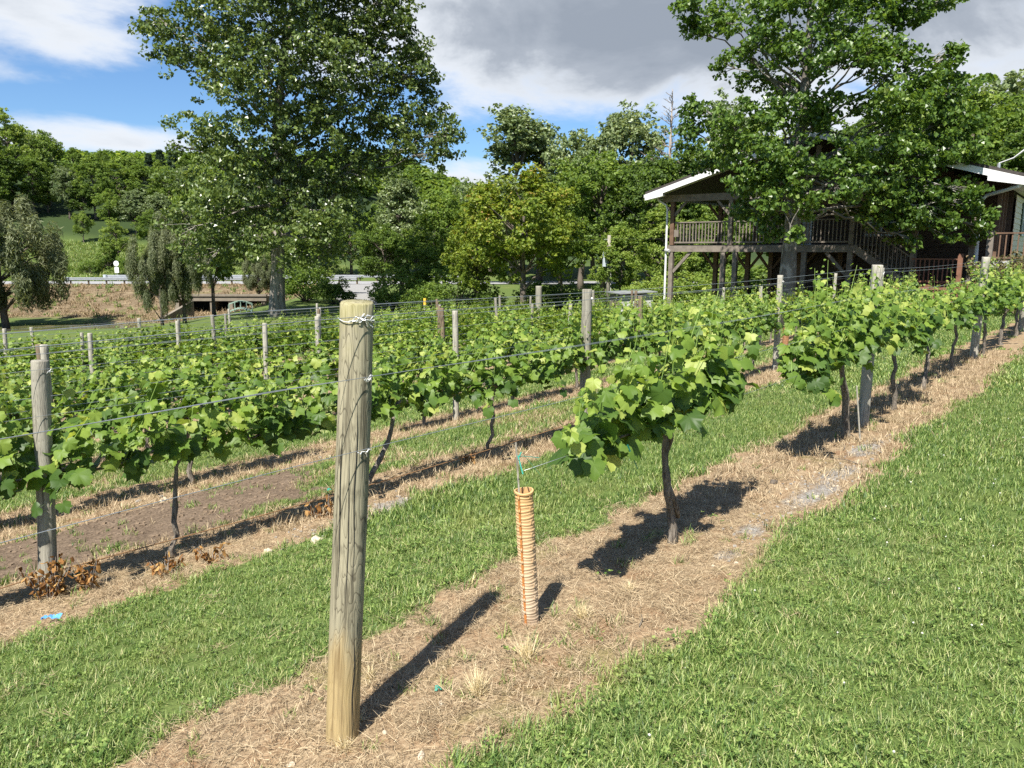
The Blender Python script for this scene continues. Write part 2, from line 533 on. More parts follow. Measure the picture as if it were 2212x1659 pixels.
bankc = t.mix(t.math('MULTIPLY', t.smooth(t.noise(pos, 0.5, 3.0), 0.55, 0.7), 0.6), bankc, (0.12, 0.14, 0.045))
woodc = (0.030, 0.048, 0.016)


def attr(nm_):
    return t.add('ShaderNodeAttribute', attribute_name=nm_).outputs['Fac']


edge = t.math('MULTIPLY', t.math('SUBTRACT', nf, 0.5), 0.5)
mossn = t.noise(pos, 1.7, 4.0, 0.6)
strawc = t.mix(t.math('MULTIPLY', t.smooth(mossn, 0.58, 0.70), 0.55), strawc, (0.15, 0.15, 0.05))
strawc = t.mix(t.math('MULTIPLY', t.smooth(t.noise(pos, 3.1, 3.0), 0.60, 0.72), 0.7), strawc, (0.19, 0.105, 0.055))
c = t.mix(t.smooth(t.math('ADD', attr('straw'), edge), 0.4, 0.6), lawn, strawc)
c = t.mix(t.smooth(t.math('ADD', attr('soil'), edge), 0.4, 0.6), c, soilc)
c = t.mix(t.smooth(t.math('ADD', attr('gravel'), edge), 0.45, 0.75), c, gravc)
c = t.mix(attr('bank'), c, bankc)
c = t.mix(attr('wood'), c, woodc)
finish(t, c, 0.95, 0.1, bump=t.math('ADD', nf, nm), bump_s=0.7, bump_d=0.02)
M['ground'] = m

# ------------------------------------------------------------------ terrain
PP = [-60, -30, -3, 0, 2.1, 4.7, 7.3, 9.9, 12.5, 24, 39, 60, 400]
HH = [-2.0, 0.2, 1.35, 1.58, 1.8, 2.02, 2.42, 2.74, 3.0, 3.75, 3.9, 3.9, 3.9]
ROW0, RSP, NROW = 2.18, 2.76, 9
ROWY = [ROW0 + RSP * i for i in range(NROW)]
ROAD_Z = -2.15


def rowdist(Y):
    return np.abs((Y - ROW0 + RSP / 2) % RSP - RSP / 2)


def straw_mask(X, Y):
    d = rowdist(Y)
    hw = 0.64 + 0.20 * (fbm(X * 0.9, Y * 0.9, 5.0) - 0.5) * 2 + 0.10 * (fbm(X * 4.0, Y * 4.0, 9.0) - 0.5) * 2
    s = ss(0.10, -0.10, d - hw)
    inside = ss(1.2, 1.5, Y) * ss(26.3, 25.8, Y) * ss(27.5, 26.5, X)
    patch = ss(0.60, 0.72, fbm(X * 0.55 + 3, Y * 0.8, 21.0)) * 0.75 * ss(4.0, 6.0, Y)
    return np.clip(np.maximum(s, patch) * inside, 0, 1)


def soil_mask(X, Y):
    n = 0.25 * (fbm(X * 1.3, Y * 1.3, 31.0) - 0.5) * 2
    return ss(5.45, 5.75, Y + n) * ss(7.25, 6.95, Y + n) * ss(4.9, 4.0, X + n * 2 + (Y - 6.0) * -0.6)


def gravel_mask(X, Y):
    def g(cx, cy, rx, ry):
        return np.exp(-(((X - cx) / rx) ** 2 + ((Y - cy) / ry) ** 2))
    f = np.maximum.reduce([g(5.9, 1.80, 1.0, 0.20), g(3.7, 4.45, 0.7, 0.22), g(4.6, 1.85, 0.25, 0.12), g(4.15, 1.78, 0.18, 0.1), g(7.2, 1.85, 0.6, 0.15)])
    return np.clip(f * (0.35 + 1.1 * fbm(X * 7, Y * 7, 41.0)), 0, 1)


def lat_dep(X, Y):
    return X * RT[0] + Y * RT[1], X * FH[0] + Y * FH[1]


def gz(X, Y, fine=True):
    X, Y = np.asarray(X, float), np.asarray(Y, float)
    la, de = lat_dep(X, Y)
    z = 1.6 - np.interp(Y, PP, HH)
    down = 1.75 * ss(-15, -27, la) * ss(36, 47, de) * (1 - ss(63, 81, de))
    z = z - down
    pond = ((la + 32.0) / 6.6) ** 2 + ((de - 55.2) / 3.9) ** 2
    z = z - 0.75 * ss(1.25, 0.75, pond)
    rr = ss(72, 81, de) * ss(100, 91, de) * ss(30, 10, la)
    z = z * (1 - rr) + (ROAD_Z - 0.06) * rr
    tt = np.maximum(de - 93, 0)
    hl = ss(-18, -92, la)
    z = z + hl * (24.0 * (1 - np.exp(-tt / 48.0)) + 0.02 * tt) + 0.10 * np.minimum(tt, 60) * ss(-60, 0, la)
    z = z + 0.22 * np.minimum(tt, 14) * ss(-20, -35, la) * (1 - hl)
    far = ss(250, 620, de) * (26 + 14 * fbm(la / 160.0, de / 300.0, 51.0, 3)) * (1.0 + 0.25 * np.sin(la / 130.0))
    z = z + far
    if fine:
        nearv = ss(26, 22, Y) * ss(27.5, 25, X) * ss(-4, -1, Y)
        st = straw_mask(X, Y)
        z = z + nearv * (0.05 * (fbm(X * 0.7, Y * 0.7, 61.0) - 0.5) + st * (0.035 * (fbm(X * 5, Y * 5, 63.0) - 0.5) - 0.01))
        so = soil_mask(X, Y)
        z = z + nearv * so * 0.06 * (fbm(X * 6, Y * 6, 65.0) - 0.6)
        z = z + (1 - nearv) * 0.12 * (fbm(X * 0.25, Y * 0.25, 67.0) - 0.5) * (1 - rr)
    return z


def gzs(x, y):
    return float(gz(np.array([x]), np.array([y]))[0])


xs = np.concatenate([np.arange(-60, -2, 3.0), np.arange(-2, 10, 0.09), np.arange(10, 27.5, 0.16), np.arange(27.5, 60, 1.0), np.arange(60, 140, 2.5), np.arange(140, 1100, 22.0)])
ys = np.concatenate([np.arange(-140, -20, 8.0), np.arange(-20, -3, 1.0), np.arange(-3, 9, 0.07), np.arange(9, 26.5, 0.12), np.arange(26.5, 75, 1.0), np.arange(75, 160, 2.5), np.arange(160, 1100, 22.0)])
GX, GY = np.meshgrid(xs, ys)
gx, gy = GX.ravel(), GY.ravel()
gzv = gz(gx, gy)
la, de = lat_dep(gx, gy)
bank = ss(62.5, 64.5, de + 1.5 * (fbm(la * 0.4, de * 0.4, 71.0) - 0.5)) * ss(83, 81.5, de) * ss(-18, -20, la)
bank = np.maximum(bank, ss(58.0, 60.0, de) * ss(63.5, 62.5, de) * ss(-25, -27, la) * ss(-33, -31, la))
wood = np.maximum(ss(104, 112, de) * ss(-20, -30, la), ss(100, 120, de) * ss(-30, -10, la))
wood = np.maximum(wood, ss(200, 240, de))
nx, ny = len(xs), len(ys)
ii = (np.arange(ny - 1)[:, None] * nx + np.arange(nx - 1)[None, :]).ravel()
idx = np.stack([ii, ii + 1, ii + 1 + nx, ii + nx], 1)
me = np_mesh('ground', np.stack([gx, gy, gzv], 1), 4, idx.ravel(),
             dict(straw=straw_mask(gx, gy), soil=soil_mask(gx, gy), gravel=gravel_mask(gx, gy), bank=bank, wood=wood), smooth=True)
tag(link('ground', me, None, M['ground']), kind='structure')


def ribbon(name, pts, wid, mat, dz=0.02, kind='structure', zf=None):
    """a sheet laid along a path over the ground"""
    v, f = [], []
    for i, (x, y) in enumerate(pts):
        x0, y0 = pts[max(i - 1, 0)]
        x1, y1 = pts[min(i + 1, len(pts) - 1)]
        d = Vector((x1 - x0, y1 - y0)).normalized()
        n = Vector((-d.y, d.x))
        wd = wid[i] if hasattr(wid, '__len__') else wid
        zc = zf if zf is not None else max(gzs(x, y), gzs(x + n.x * wd / 2, y + n.y * wd / 2), gzs(x - n.x * wd / 2, y - n.y * wd / 2)) + dz
        for s in (-1, 1):
            v.append((x + n.x * s * wd / 2, y + n.y * s * wd / 2, zc))
        if i:
            f.append((2 * i - 2, 2 * i - 1, 2 * i + 1, 2 * i))
    mb = MB()
    mb.add(v, f)
    o = mb.build(name, mat, None)
    tag(o, kind=kind)
    return o


ribbon('road', [LD(l, 86.0) for l in range(-110, 26, 4)], 6.4, M['asphalt'], zf=ROAD_Z)
drv = [LD(-15.5, 82.5), LD(-15.3, 79), LD(-14.6, 75), LD(-14.0, 70), LD(-13.3, 64), LD(-11.5, 58), LD(-8.0, 53)]
ribbon('driveway', drv, [5.5, 4.2, 3.6, 3.2, 3.0, 3.0, 3.0], M['gravel_road'], dz=0.05)

mb = MB()
pv = [(*LD(-32.0 + 6.4 * math.cos(a) * (1 + 0.08 * math.sin(3 * a)), 55.2 + 3.7 * math.sin(a) * (1 + 0.06 * math.cos(2 * a))), 0) for a in np.linspace(0, 2 * math.pi, 41)[:-1]]
PZ = gzs(*LD(-32.0, 55.2)) + 0.62
mb.add([(x, y, PZ) for x, y, _ in pv], [tuple(range(39, -1, -1)) if False else tuple(range(40))])
o = mb.build('pond_water', M['water'])
tag(o, kind='structure')

# ------------------------------------------------------------------ leaf templates and vines
def leaf_template(prof, rng, cup=0.34, wav=0.12, fold=0.22):
    """a palmate vine leaf lying in XY, stalk at the origin, tip along +Y, about 1 wide"""
    pts = [(0.0, 0.0, 0.0)]
    left = [(a, r * rng.uniform(0.9, 1.08)) for a, r in prof]
    ring = [(-a, r * rng.uniform(0.92, 1.06)) for a, r in reversed(left[1:])] + left
    k1, k2 = rng.uniform(0, 6.3), rng.uniform(0, 6.3)
    for a, r in ring:
        th = rad(a)
        x, y = math.sin(th) * r * 0.56, math.cos(th) * r * 0.56
        rr = math.hypot(x, y)
        z = -cup * rr * rr * 2.2 + fold * abs(x) + wav * math.sin(2.6 * th + k1) * rr + 0.5 * wav * math.sin(5.3 * th + k2) * rr
        pts.append((x, y + 0.16, z))
    pts[0] = (0.0, 0.13, 0.02)
    n = len(pts) - 1
    tri = [(0, i, i + 1) for i in range(1, n)]
    if len(prof) > 6:      # the leaf stalk
        b = len(pts)
        pts += [(-0.012, 0.14, 0.012), (0.012, 0.14, 0.012), (0.008, -0.30, -0.14), (-0.008, -0.30, -0.14)]
        tri += [(b, b + 1, b + 2), (b, b + 2, b + 3)]
    return np.array(pts), np.array([(a, c, b) for a, b, c in tri])


HI = [(0, 1.0), (9, 0.86), (17, 0.88), (26, 0.74), (33, 0.72), (42, 0.86), (50, 0.84), (57, 0.96), (66, 0.82), (76, 0.80), (86, 0.72), (98, 0.82), (112, 0.86), (126, 0.74), (142, 0.70), (158, 0.58), (172, 0.36)]
LO = [(0, 1.0), (20, 0.80), (33, 0.72), (56, 0.95), (84, 0.72), (112, 0.85), (145, 0.66), (172, 0.32)]
XL = [(0, 1.0), (35, 0.74), (60, 0.94), (115, 0.82), (165, 0.38)]
rg = random.Random(11)
T_HI = [leaf_template(HI, rg) for _ in range(6)]
T_LO = [leaf_template(LO, rg) for _ in range(6)]
T_XL = [leaf_template(XL, rg) for _ in range(6)]


def frames(nrm, tip):
    nrm = nrm / np.linalg.norm(nrm, axis=1, keepdims=True)
    tip = tip - nrm * (tip * nrm).sum(1, keepdims=True)
    tip = tip / (np.linalg.norm(tip, axis=1, keepdims=True) + 1e-9)
    sd = np.cross(tip, nrm)
    return sd, tip, nrm


def canopy(rng, x0, x1, zc, ztop, zlow, n_shoot, thick=0.22, dfrac=0.33, lsize=1.0):
    """leaves along shoots that rise from the cordon; returns pos, normal, tip, size, rnd and shoot lines"""
    P, N, T, Z, R, lines = [], [], [], [], [], []
    for s in range(n_shoot):
        u = (s + rng.uniform(0, 1)) / n_shoot
        bx = x0 + (x1 - x0) * u
        env = min(1.0, 0.62 + 2.2 * min(u, 1 - u))
        ht = (ztop - zc) * env * rng.uniform(0.45, 1.2)
        droop = rng.random() < dfrac
        dy = rng.normal(0, thick * 0.6)
        dx = rng.normal(0, 0.14)
        base = np.array([bx, rng.normal(0, 0.03), zc])
        if droop:
            end = base + np.array([dx * 1.4, dy + math.copysign(0.09, dy), (zlow - zc) * rng.uniform(0.4, 1.0)])
            mid = base + np.array([dx * 0.5, dy * 1.0, 0.12])
        else:
            end = base + np.array([dx, dy, ht])
            mid = base + np.array([dx * 0.2, dy * 0.8, ht * 0.5])
        ln = max(0.2, np.linalg.norm(end - base))
        k = max(5, int(ln / 0.028))
        line = []
        for i in range(k + 1):
            f = i / k
            c = (1 - f) ** 2 * base + 2 * f * (1 - f) * mid + f * f * end
            line.append(c)
            if rng.random() < 0.12: continue
            out = np.array([rng.normal(0, 0.6), rng.choice([-1, 1]) * rng.uniform(0.4, 1.2), rng.uniform(-0.3, 0.4)])
            out /= np.linalg.norm(out)
            age = 1 - f if not droop else 0.55 + 0.3 * (1 - f)
            pet = rng.uniform(0.04, 0.11) * (0.45 + 0.55 * age)
            pos = c + out * pet
            nr = np.array([0, 0, 0.9]) + out * rng.uniform(0.1, 0.8) + rng.normal(0, 0.46, 3) + np.array([-0.42, -0.20, 0.0])
            tp = out * 0.7 + np.array([0, 0, -0.65]) + rng.normal(0, 0.3, 3)
            size = (0.046 + 0.078 * min(1, age * 1.5)) * rng.uniform(0.7, 1.25) * lsize
            if not droop and f > 0.85: size *= 0.62
            P.append(pos); N.append(nr); T.append(tp); Z.append(size)
            R.append(np.clip(0.33 + 0.42 * f * (0 if droop else 1) + rng.normal(0, 0.20), 0, 1) if rng.random() > 0.03 else rng.uniform(0.9, 1))
        lines.append(line)
    return np.array(P), np.array(N), np.array(T), np.array(Z), np.array(R), lines


def join_leaves(name, P, N, T, Z, R, tmpl, rng):
    sd, tp, nr = frames(N, T)
    V, I, A, b = [], [], [], 0
    which = rng.integers(0, len(tmpl), len(P))
    for w_ in range(len(tmpl)):
        s = which == w_
        if not s.any(): continue
        tv, tf = tmpl[w_]
        n = int(s.sum())
        vv = P[s][:, None, :] + Z[s][:, None, None] * (tv[None, :, 0:1] * sd[s][:, None, :] + tv[None, :, 1:2] * tp[s][:, None, :] + tv[None, :, 2:3] * nr[s][:, None, :])
        V.append(vv.reshape(-1, 3))
        I.append((tf[None] + (b + np.arange(n) * len(tv))[:, None, None]).reshape(-1))
        A.append(np.repeat(R[s], len(tv)))
        b += n * len(tv)
    return np_mesh(name, np.concatenate(V), 3, np.concatenate(I), dict(rnd=np.concatenate(A)), smooth=True)


NTINT = 6
LEAF_ME = {}
for k, (tv, tf) in enumerate(T_HI):
    for q in range(NTINT):
        LEAF_ME[k, q] = np_mesh('leaf', tv, 3, tf.ravel(), dict(rnd=np.full(len(tv), (q + 0.5) / NTINT)), smooth=True)
        LEAF_ME[k, q].materials.append(M['vine_leaf'])


def shoots_mb(lines, rng, frac=1.0):
    mb = MB()
    for ln in lines:
        if rng.random() < frac:
            n = len(ln)
            mb.tube(ln, [0.0038 * (1 - 0.6 * i / n) for i in range(n)], 5, False)
    return mb


def trunk_pts(rng, zc, lean):
    n = 9
    return [(lean * (1 - i / (n - 1)) + rng.normal(0, 0.014), rng.normal(0, 0.012), -0.05 + (zc + 0.05) * i / (n - 1)) for i in range(n)]


def trunk_radii(n, r, rng):
    return [r * (1.5 if i == 0 else 1.25 if i == 1 else 1.0 - 0.35 * i / n) * rng.uniform(0.88, 1.14) for i in range(n)]


def vine(x, y, label, group, seed, w=1.8, zc=0.80, ztop=1.38, zlow=0.62, n_shoot=24, n_obj=0, tmpl=None, lean=0.0, tr=0.026, offs=0.0, double=False, path=None, x0=None, x1=None, thick=0.20, dfrac=0.26, tilt=0.0, lsize=1.0):
    """one grapevine with its own trunk, cordon, shoots and leaves; the leaves that show largest are single objects"""
    rng = np.random.default_rng(seed)
    e = empty('grapevine', (x, y, gzs(x, y)))
    tag(e, label, 'grapevine', group)
    mb = MB()
    if path is None:
        pts = trunk_pts(rng, zc, lean)
    else:
        pts = path
    # resample so that the bark can be knobbly
    pp = []
    for i in range(len(pts) - 1):
        for f in (0, 0.5):
            pp.append(tuple(np.array(pts[i]) * (1 - f) + np.array(pts[i + 1]) * f))
    pp.append(pts[-1])
    mb.tube(pp, trunk_radii(len(pp), tr, rng), 9, True, 0.16, random.Random(seed))
    if double:
        q = [(a + 0.035 + 0.02 * math.sin(i * 0.8), b + 0.03 * math.cos(i * 0.7), c) for i, (a, b, c) in enumerate(pp)]
        q = q[3:]
        mb.tube(q, [tr * 0.62 * rng.uniform(0.85, 1.15) for _ in q], 8, True, 0.15, random.Random(seed + 1))
    mb.build('trunk', M['vine_bark'], e, smooth=True)
    a0 = -w / 2 + offs if x0 is None else x0
    a1 = w / 2 + offs if x1 is None else x1
    for end in (a0, a1):
        n = 7
        cp = [(pts[-1][0] + (end * 0.9 - pts[-1][0]) * i / (n - 1), pts[-1][1] + rng.normal(0, 0.012), zc + 0.02 + 0.03 * math.sin(i * 1.3) - (0.03 if i == 0 else 0)) for i in range(n)]
        MB().tube(cp, [tr * (0.72 - 0.07 * i) for i in range(n)], 7, True, 0.2, random.Random(seed + 7)).build('cordon', M['vine_bark'], e, smooth=True)
    P, N, T, Z, R, lines = canopy(rng, a0, a1, zc, ztop, zlow, n_shoot, thick, dfrac, lsize)
    P[:, 2] += tilt * (P[:, 0] + 0.35)
    lines = [[np.array([c_[0], c_[1], c_[2] + tilt * (c_[0] + 0.35)]) for c_ in ln_] for ln_ in lines]
    shoots_mb(lines, rng).build('shoots', M['shoot'], e)['kind'] = 'stuff'
    cd = np.array([-x, -y, 1.6 - gzs(x, y)])
    cd = cd / np.linalg.norm(cd)
    vis = (P @ cd) + Z * 3.0 + 0.25 * P[:, 2]
    order = np.argsort(-vis)
    single, rest = order[:n_obj], order[n_obj:]
    if n_obj:
        sd, tp, nr = frames(N, T)
        for i in single:
            me_ = LEAF_ME[int(rng.integers(0, 6)), int(min(NTINT - 1, R[i] * NTINT))]
            lo = bpy.data.objects.new('leaf', me_)
            COL.objects.link(lo)
            lo.parent = e
            s = float(Z[i])
            lo.matrix_local = Matrix(((sd[i][0] * s, tp[i][0] * s, nr[i][0] * s, P[i][0]), (sd[i][1] * s, tp[i][1] * s, nr[i][1] * s, P[i][1]),
                                      (sd[i][2] * s, tp[i][2] * s, nr[i][2] * s, P[i][2]), (0, 0, 0, 1)))
    if len(rest):
        me_ = join_leaves('foliage', P[rest], N[rest], T[rest], Z[rest], R[rest], tmpl or T_LO, rng)
        link('foliage', me_, e, M['vine_leaf'])['kind'] = 'stuff'
    return e


ORDN = ['first', 'second', 'third', 'fourth', 'fifth', 'sixth', 'seventh', 'eighth', 'ninth', 'tenth', 'eleventh', 'twelfth', 'thirteenth', 'fourteenth', 'fifteenth', 'sixteenth', 'seventeenth']
ORD = ['first', 'second', 'third', 'fourth', 'fifth', 'sixth', 'seventh', 'eighth', 'ninth', 'tenth']

# first row (nearest), vine by vine
y1 = 2.16
path1 = [(0.0, 0.0, -0.05), (-0.005, 0.0, 0.10), (-0.03, 0.01, 0.22), (-0.085, 0.0, 0.34), (-0.115, 0.0, 0.46), (-0.125, 0.01, 0.58), (-0.14, 0.0, 0.68), (-0.16, 0.0, 0.76)]
vine(4.17, y1, 'nearest grapevine, twisted double trunk and large leaves, right of the orange tube', 'vines of the nearest row', 101,
     zc=0.82, ztop=1.40, zlow=0.80, n_shoot=38, n_obj=298, double=True, path=path1, tr=0.027, x0=-1.14, x1=0.62, thick=0.15, dfrac=0.16, tilt=0.07, lsize=1.15)
path2 = [(0.0, 0.0, -0.05), (-0.03, 0.0, 0.12), (-0.06, 0.0, 0.25), (-0.09, 0.0, 0.4), (-0.17, 0.0, 0.52), (-0.27, 0.0, 0.66), (-0.34, 0.0, 0.8)]
vine(7.65, y1, 'grapevine beside the thick split grey post, second vine after the orange tube', 'vines of the nearest row', 102,
     zc=0.84, ztop=1.58, zlow=0.70, n_shoot=38, n_obj=230, path=path2, tr=0.036, x0=-1.40, x1=0.65, thick=0.18, dfrac=0.2, tilt=0.12, lsize=1.08)
vine(9.25, y1, 'grapevine just right of the split grey post with a low side shoot', 'vines of the nearest row', 103, zc=0.84, ztop=1.42, n_shoot=27, n_obj=160, tr=0.030, lean=0.10, x0=-0.85, x1=0.95)
vine(11.2, y1 + 0.05, 'grapevine with smooth leaning trunk, fourth vine along the nearest row', 'vines of the nearest row', 104, zc=0.84, ztop=1.42, n_shoot=27, n_obj=120, tr=0.030, lean=-0.12, x0=-1.0, x1=0.9)
vine(13.0, y1 + 0.08, 'thin-trunked grapevine left of the square post below the downspout', 'vines of the nearest row', 105, zc=0.84, ztop=1.45, n_shoot=27, n_obj=80, tr=0.026, x0=-0.9, x1=0.9)
vine(14.95, y1, 'grapevine with crooked elbow trunk right of the square post', 'vines of the nearest row', 106, zc=0.84, ztop=1.55, n_shoot=27, n_obj=60, tr=0.03, lean=0.2, x0=-1.0, x1=0.9)
vine(17.1, y1, 'grapevine with swollen trunk foot near the far end of the nearest row', 'vines of the nearest row', 107, zc=0.84, ztop=1.5, n_shoot=27, n_obj=0, tr=0.034, x0=-1.2, x1=0.9, tmpl=T_HI)
vine(19.0, y1, 'last full grapevine of the nearest row beside the brown shrub', 'vines of the nearest row', 108, zc=0.84, ztop=1.55, n_shoot=27, n_obj=0, tr=0.034, tmpl=T_HI)
vine(21.0, y1, 'grapevine at the right picture edge behind the last post', 'vines of the nearest row', 109, zc=0.84, ztop=1.6, n_shoot=27, n_obj=0, tr=0.034, tmpl=T_HI)

# second row
y2 = ROWY[1]
row2 = [(0.85, 'large-leaved grapevine at the left picture edge behind the left round post', 0.04, 160), (2.42, 'grapevine with upright dark trunk between the left post and the big post', 0.10, 230),
        (3.95, 'grapevine with strongly slanting trunk just right of the big post', 0.42, 200), (5.68, 'grapevine with thin pale slanting trunk above the orange tube', 0.12, 160),
        (7.35, 'grapevine of the second row hidden behind the nearest vine, left one', 0.0, 80), (9.0, 'grapevine of the second row hidden behind the nearest vine, right one', 0.0, 60), (10.6, 'grapevine of the second row seen over the right edge of the nearest vine', 0.0, 60),
        (12.16, 'thin dark-trunked grapevine left of the pale narrow post', 0.05, 60), (14.9, 'grapevine right of the far brown grow tube', 0.0, 0), (16.7, 'grapevine with bent dark trunk in front of the deck stairs', 0.15, 0),
        (18.5, 'grapevine of the second row below the deck landing', 0.0, 0), (20.3, 'grapevine next to last in the second row', 0.0, 0), (22.0, 'last grapevine of the second row by the red deck', 0.0, 0)]
for i, (x, lab, ln, no) in enumerate(row2):
    pth = None
    if ln > 0.3:
        pth = [(0.0, 0.0, -0.05), (0.05, 0.0, 0.08), (0.10, 0.0, 0.16), (0.19, 0.0, 0.27), (0.26, 0.0, 0.36), (0.32, 0.0, 0.45), (0.36, 0.0, 0.56), (0.38, 0.0, 0.66)]
    elif ln:
        pth = None
    vine(x, y2, lab, 'vines of the second row', 200 + i, w=1.85, zc=0.72 if x < 7 else 0.8, ztop=1.34 if x < 7 else 1.42, zlow=0.56 if x < 7 else 0.66, n_shoot=29, n_obj=no, lean=-ln if pth is None else 0, path=pth,
         tr=0.026 if ln > 0.3 else 0.02, thick=0.21, tmpl=T_LO if x < 12 else T_XL)

# further rows share a handful of grown vines
PROTO = []
for k in range(7):
    rng = np.random.default_rng(900 + k)
    mb = MB()
    pts = trunk_pts(rng, 0.78, rng.normal(0, 0.1))
    mb.tube(pts, trunk_radii(len(pts), 0.026, rng), 7, True, 0.15, random.Random(k))
    tm = mb.mesh('trunk', True)
    mb = MB()
    for end in (-0.85, 0.85):
        cp = [(end * i / 5, rng.normal(0, 0.012), 0.79 + 0.02 * math.sin(i)) for i in range(6)]
        mb.tube(cp, [0.018 - 0.002 * i for i in range(6)], 6, True)
    cm = mb.mesh('cordon', True)
    P, N, T, Z, R, lines = canopy(rng, -1.0, 1.0, 0.80, 1.44, 0.58, 33, 0.26)
    fm = join_leaves('foliage', P, N, T, Z * 1.05, R, T_LO if k < 4 else T_XL, rng)
    tm.materials.append(M['vine_bark']); cm.materials.append(M['vine_bark']); fm.materials.append(M['vine_leaf'])
    PROTO.append((tm, cm, fm))
rg = random.Random(5)
for r in range(2, NROW):
    y = ROWY[r]
    xl = max(-1.0, 0.30 * y - 2.5)
    x = xl + rg.uniform(0, 1.0)
    cnt = 0
    xend = 25.5 if r < 5 else 26.0
    while x < xend:
        if rg.random() > 0.03:
            tm, cm, fm = PROTO[rg.randrange(7)] if r > 3 else PROTO[rg.randrange(4)]
            e = empty('grapevine', (x, y + rg.uniform(-0.05, 0.05), gzs(x, y)), rz=rg.choice([0, math.pi]) + rg.uniform(-0.06, 0.06), scale=rg.uniform(0.92, 1.08))
            tag(e, ('leafy grapevine, %s from the left in the %s trellis row from the front' % (ORDN[cnt], ORD[r]) if r < 6 else 'leafy grapevine in the %s trellis row from the front' % ORD[r]), 'grapevine', 'vines of the %s row' % ORD[r])
            cnt += 1
            link('trunk', tm, e); link('cordon', cm, e); link('foliage', fm, e)['kind'] = 'stuff'
        x += 1.78 + rg.uniform(-0.1, 0.1)

# ------------------------------------------------------------------ posts
def round_post(name, x, y, h, r, mat, label, group, lean=(0, 0), seed=0, seg=20, taper=0.06, slant=0.0, rot=0.0, wob=0.02, facets=0.0):
    rng = random.Random(seed)
    rings = 26
    v, f = [], []
    ph = [rng.uniform(0, 6.3) for _ in range(4)]
    for i in range(rings + 1):
        tt = i / rings
        z = -0.25 + (h + 0.25) * tt
        for k in range(seg):
            a = 2 * math.pi * k / seg
            rr = r * (1 + taper * (0.5 - tt)) * (1 + wob * math.sin(2 * a + ph[0] + tt * 2) + wob * 0.6 * math.sin(3 * a + ph[1] - tt * 4) + wob * 0.5 * math.sin(tt * 9 + ph[2]))
            if facets:
                q = max(abs(math.cos(a)), abs(math.sin(a)))
                rr = rr * ((1 - facets) + facets * 0.92 / q)
            zz = z + (slant * math.cos(a - 0.6) * r if i == rings else 0)
            v.append((rr * math.cos(a) + 0.006 * math.sin(tt * 5 + ph[3]), rr * math.sin(a), zz))
    for i in range(rings):
        for k in range(seg):
            k2 = (k + 1) % seg
            f.append((i * seg + k, i * seg + k2, (i + 1) * seg + k2, (i + 1) * seg + k))
    # bevelled top edge
    b = len(v)
    for k in range(seg):
        a = 2 * math.pi * k / seg
        p = v[rings * seg + k]
        v.append((p[0] * 0.93, p[1] * 0.93, p[2] + 0.006))
    for k in range(seg):
        k2 = (k + 1) % seg
        f.append((rings * seg + k, rings * seg + k2, b + k2, b + k))
    f.append(tuple(b + k for k in range(seg)))
    mb = MB().add(v, f)
    o = mb.build(name, mat, None, smooth=True, loc=(x, y, gzs(x, y)))
    o.rotation_euler = (lean[1], lean[0], rot)
    tag(o, label, 'post', group)
    return o


def tie(parent, z, r, seed, big=True):
    """wire wrapped round the post with twisted loose ends"""
    rng = random.Random(seed)
    mb = MB()
    n = 28
    if big: mb.tube([((r + 0.003) * math.cos(2 * math.pi * i / n), (r + 0.003) * math.sin(2 * math.pi * i / n), z + 0.006 * math.sin(i * 0.7)) for i in range(n + 1)], 0.0017, 5, False)
    if not big:      # a staple and a little loop of wire
        a = -1.25
        lp = [((r + 0.004 + 0.007 * math.sin(i * 0.9)) * math.cos(a + 0.10 * math.cos(i * 0.9)), (r + 0.004 + 0.007 * math.sin(i * 0.9)) * math.sin(a + 0.10 * math.cos(i * 0.9)), z + 0.009 * math.sin(i * 0.9 + 0.6)) for i in range(9)]
        mb.tube(lp, 0.0019, 5, True)
    for s in range(6 if big else 2):
        a0 = rng.uniform(-2.6, -0.9)
        pts = []
        for i in range(6):
            a = a0 + i * 0.16
            rr = r + 0.006 + 0.006 * math.sin(i * 2.1 + s)
            pts.append((rr * math.cos(a), rr * math.sin(a), z + 0.006 * math.cos(i * 2.1 + s) - (0.012 * max(0, i - 3) if s % 2 else -0.004 * i)))
        mb.tube(pts, 0.0022, 5, True)
    return mb.build('wire_tie', M['tie'], parent)


mp = round_post('trellis_post', 1.62, 2.18, 1.63, 0.0605, M['main_post'], 'thick round weathered post in the foreground with twisted wire ties', 'posts of the nearest row',
                lean=(0.085, -0.005), seed=3, seg=40, slant=0.14, wob=0.012, taper=0.05)
for z_, bg_ in ((1.57, True), (1.36, False), (1.10, False)):
    tie(mp, z_, 0.059, int(z_ * 100), bg_)
# drying cracks: thin dark gaps standing on the post face
mb = MB()
rg = random.Random(8)
for a0, za, zb in ((-2.35, 0.02, 1.15), (-1.75, 0.0, 0.45), (-2.9, 0.3, 1.3), (-2.0, 0.55, 1.30), (-1.2, 0.7, 1.2)):
    n = 14
    pts = []
    for i in range(n):
        z_ = za + (zb - za) * i / (n - 1)
        a = a0 + 0.05 * math.sin(i * 0.9 + za * 9)
        rr = 0.0605 * (1 + 0.05 * (0.5 - (z_ + 0.25) / 1.88)) * 0.995
        pts.append((rr * math.cos(a), rr * math.sin(a), z_))
    mb.tube(pts, [0.0019 * math.sin(math.pi * (i + 0.3) / n) for i in range(n)], 5, False)
mb.build('crack', M['dark'], mp)['kind'] = 'stuff'

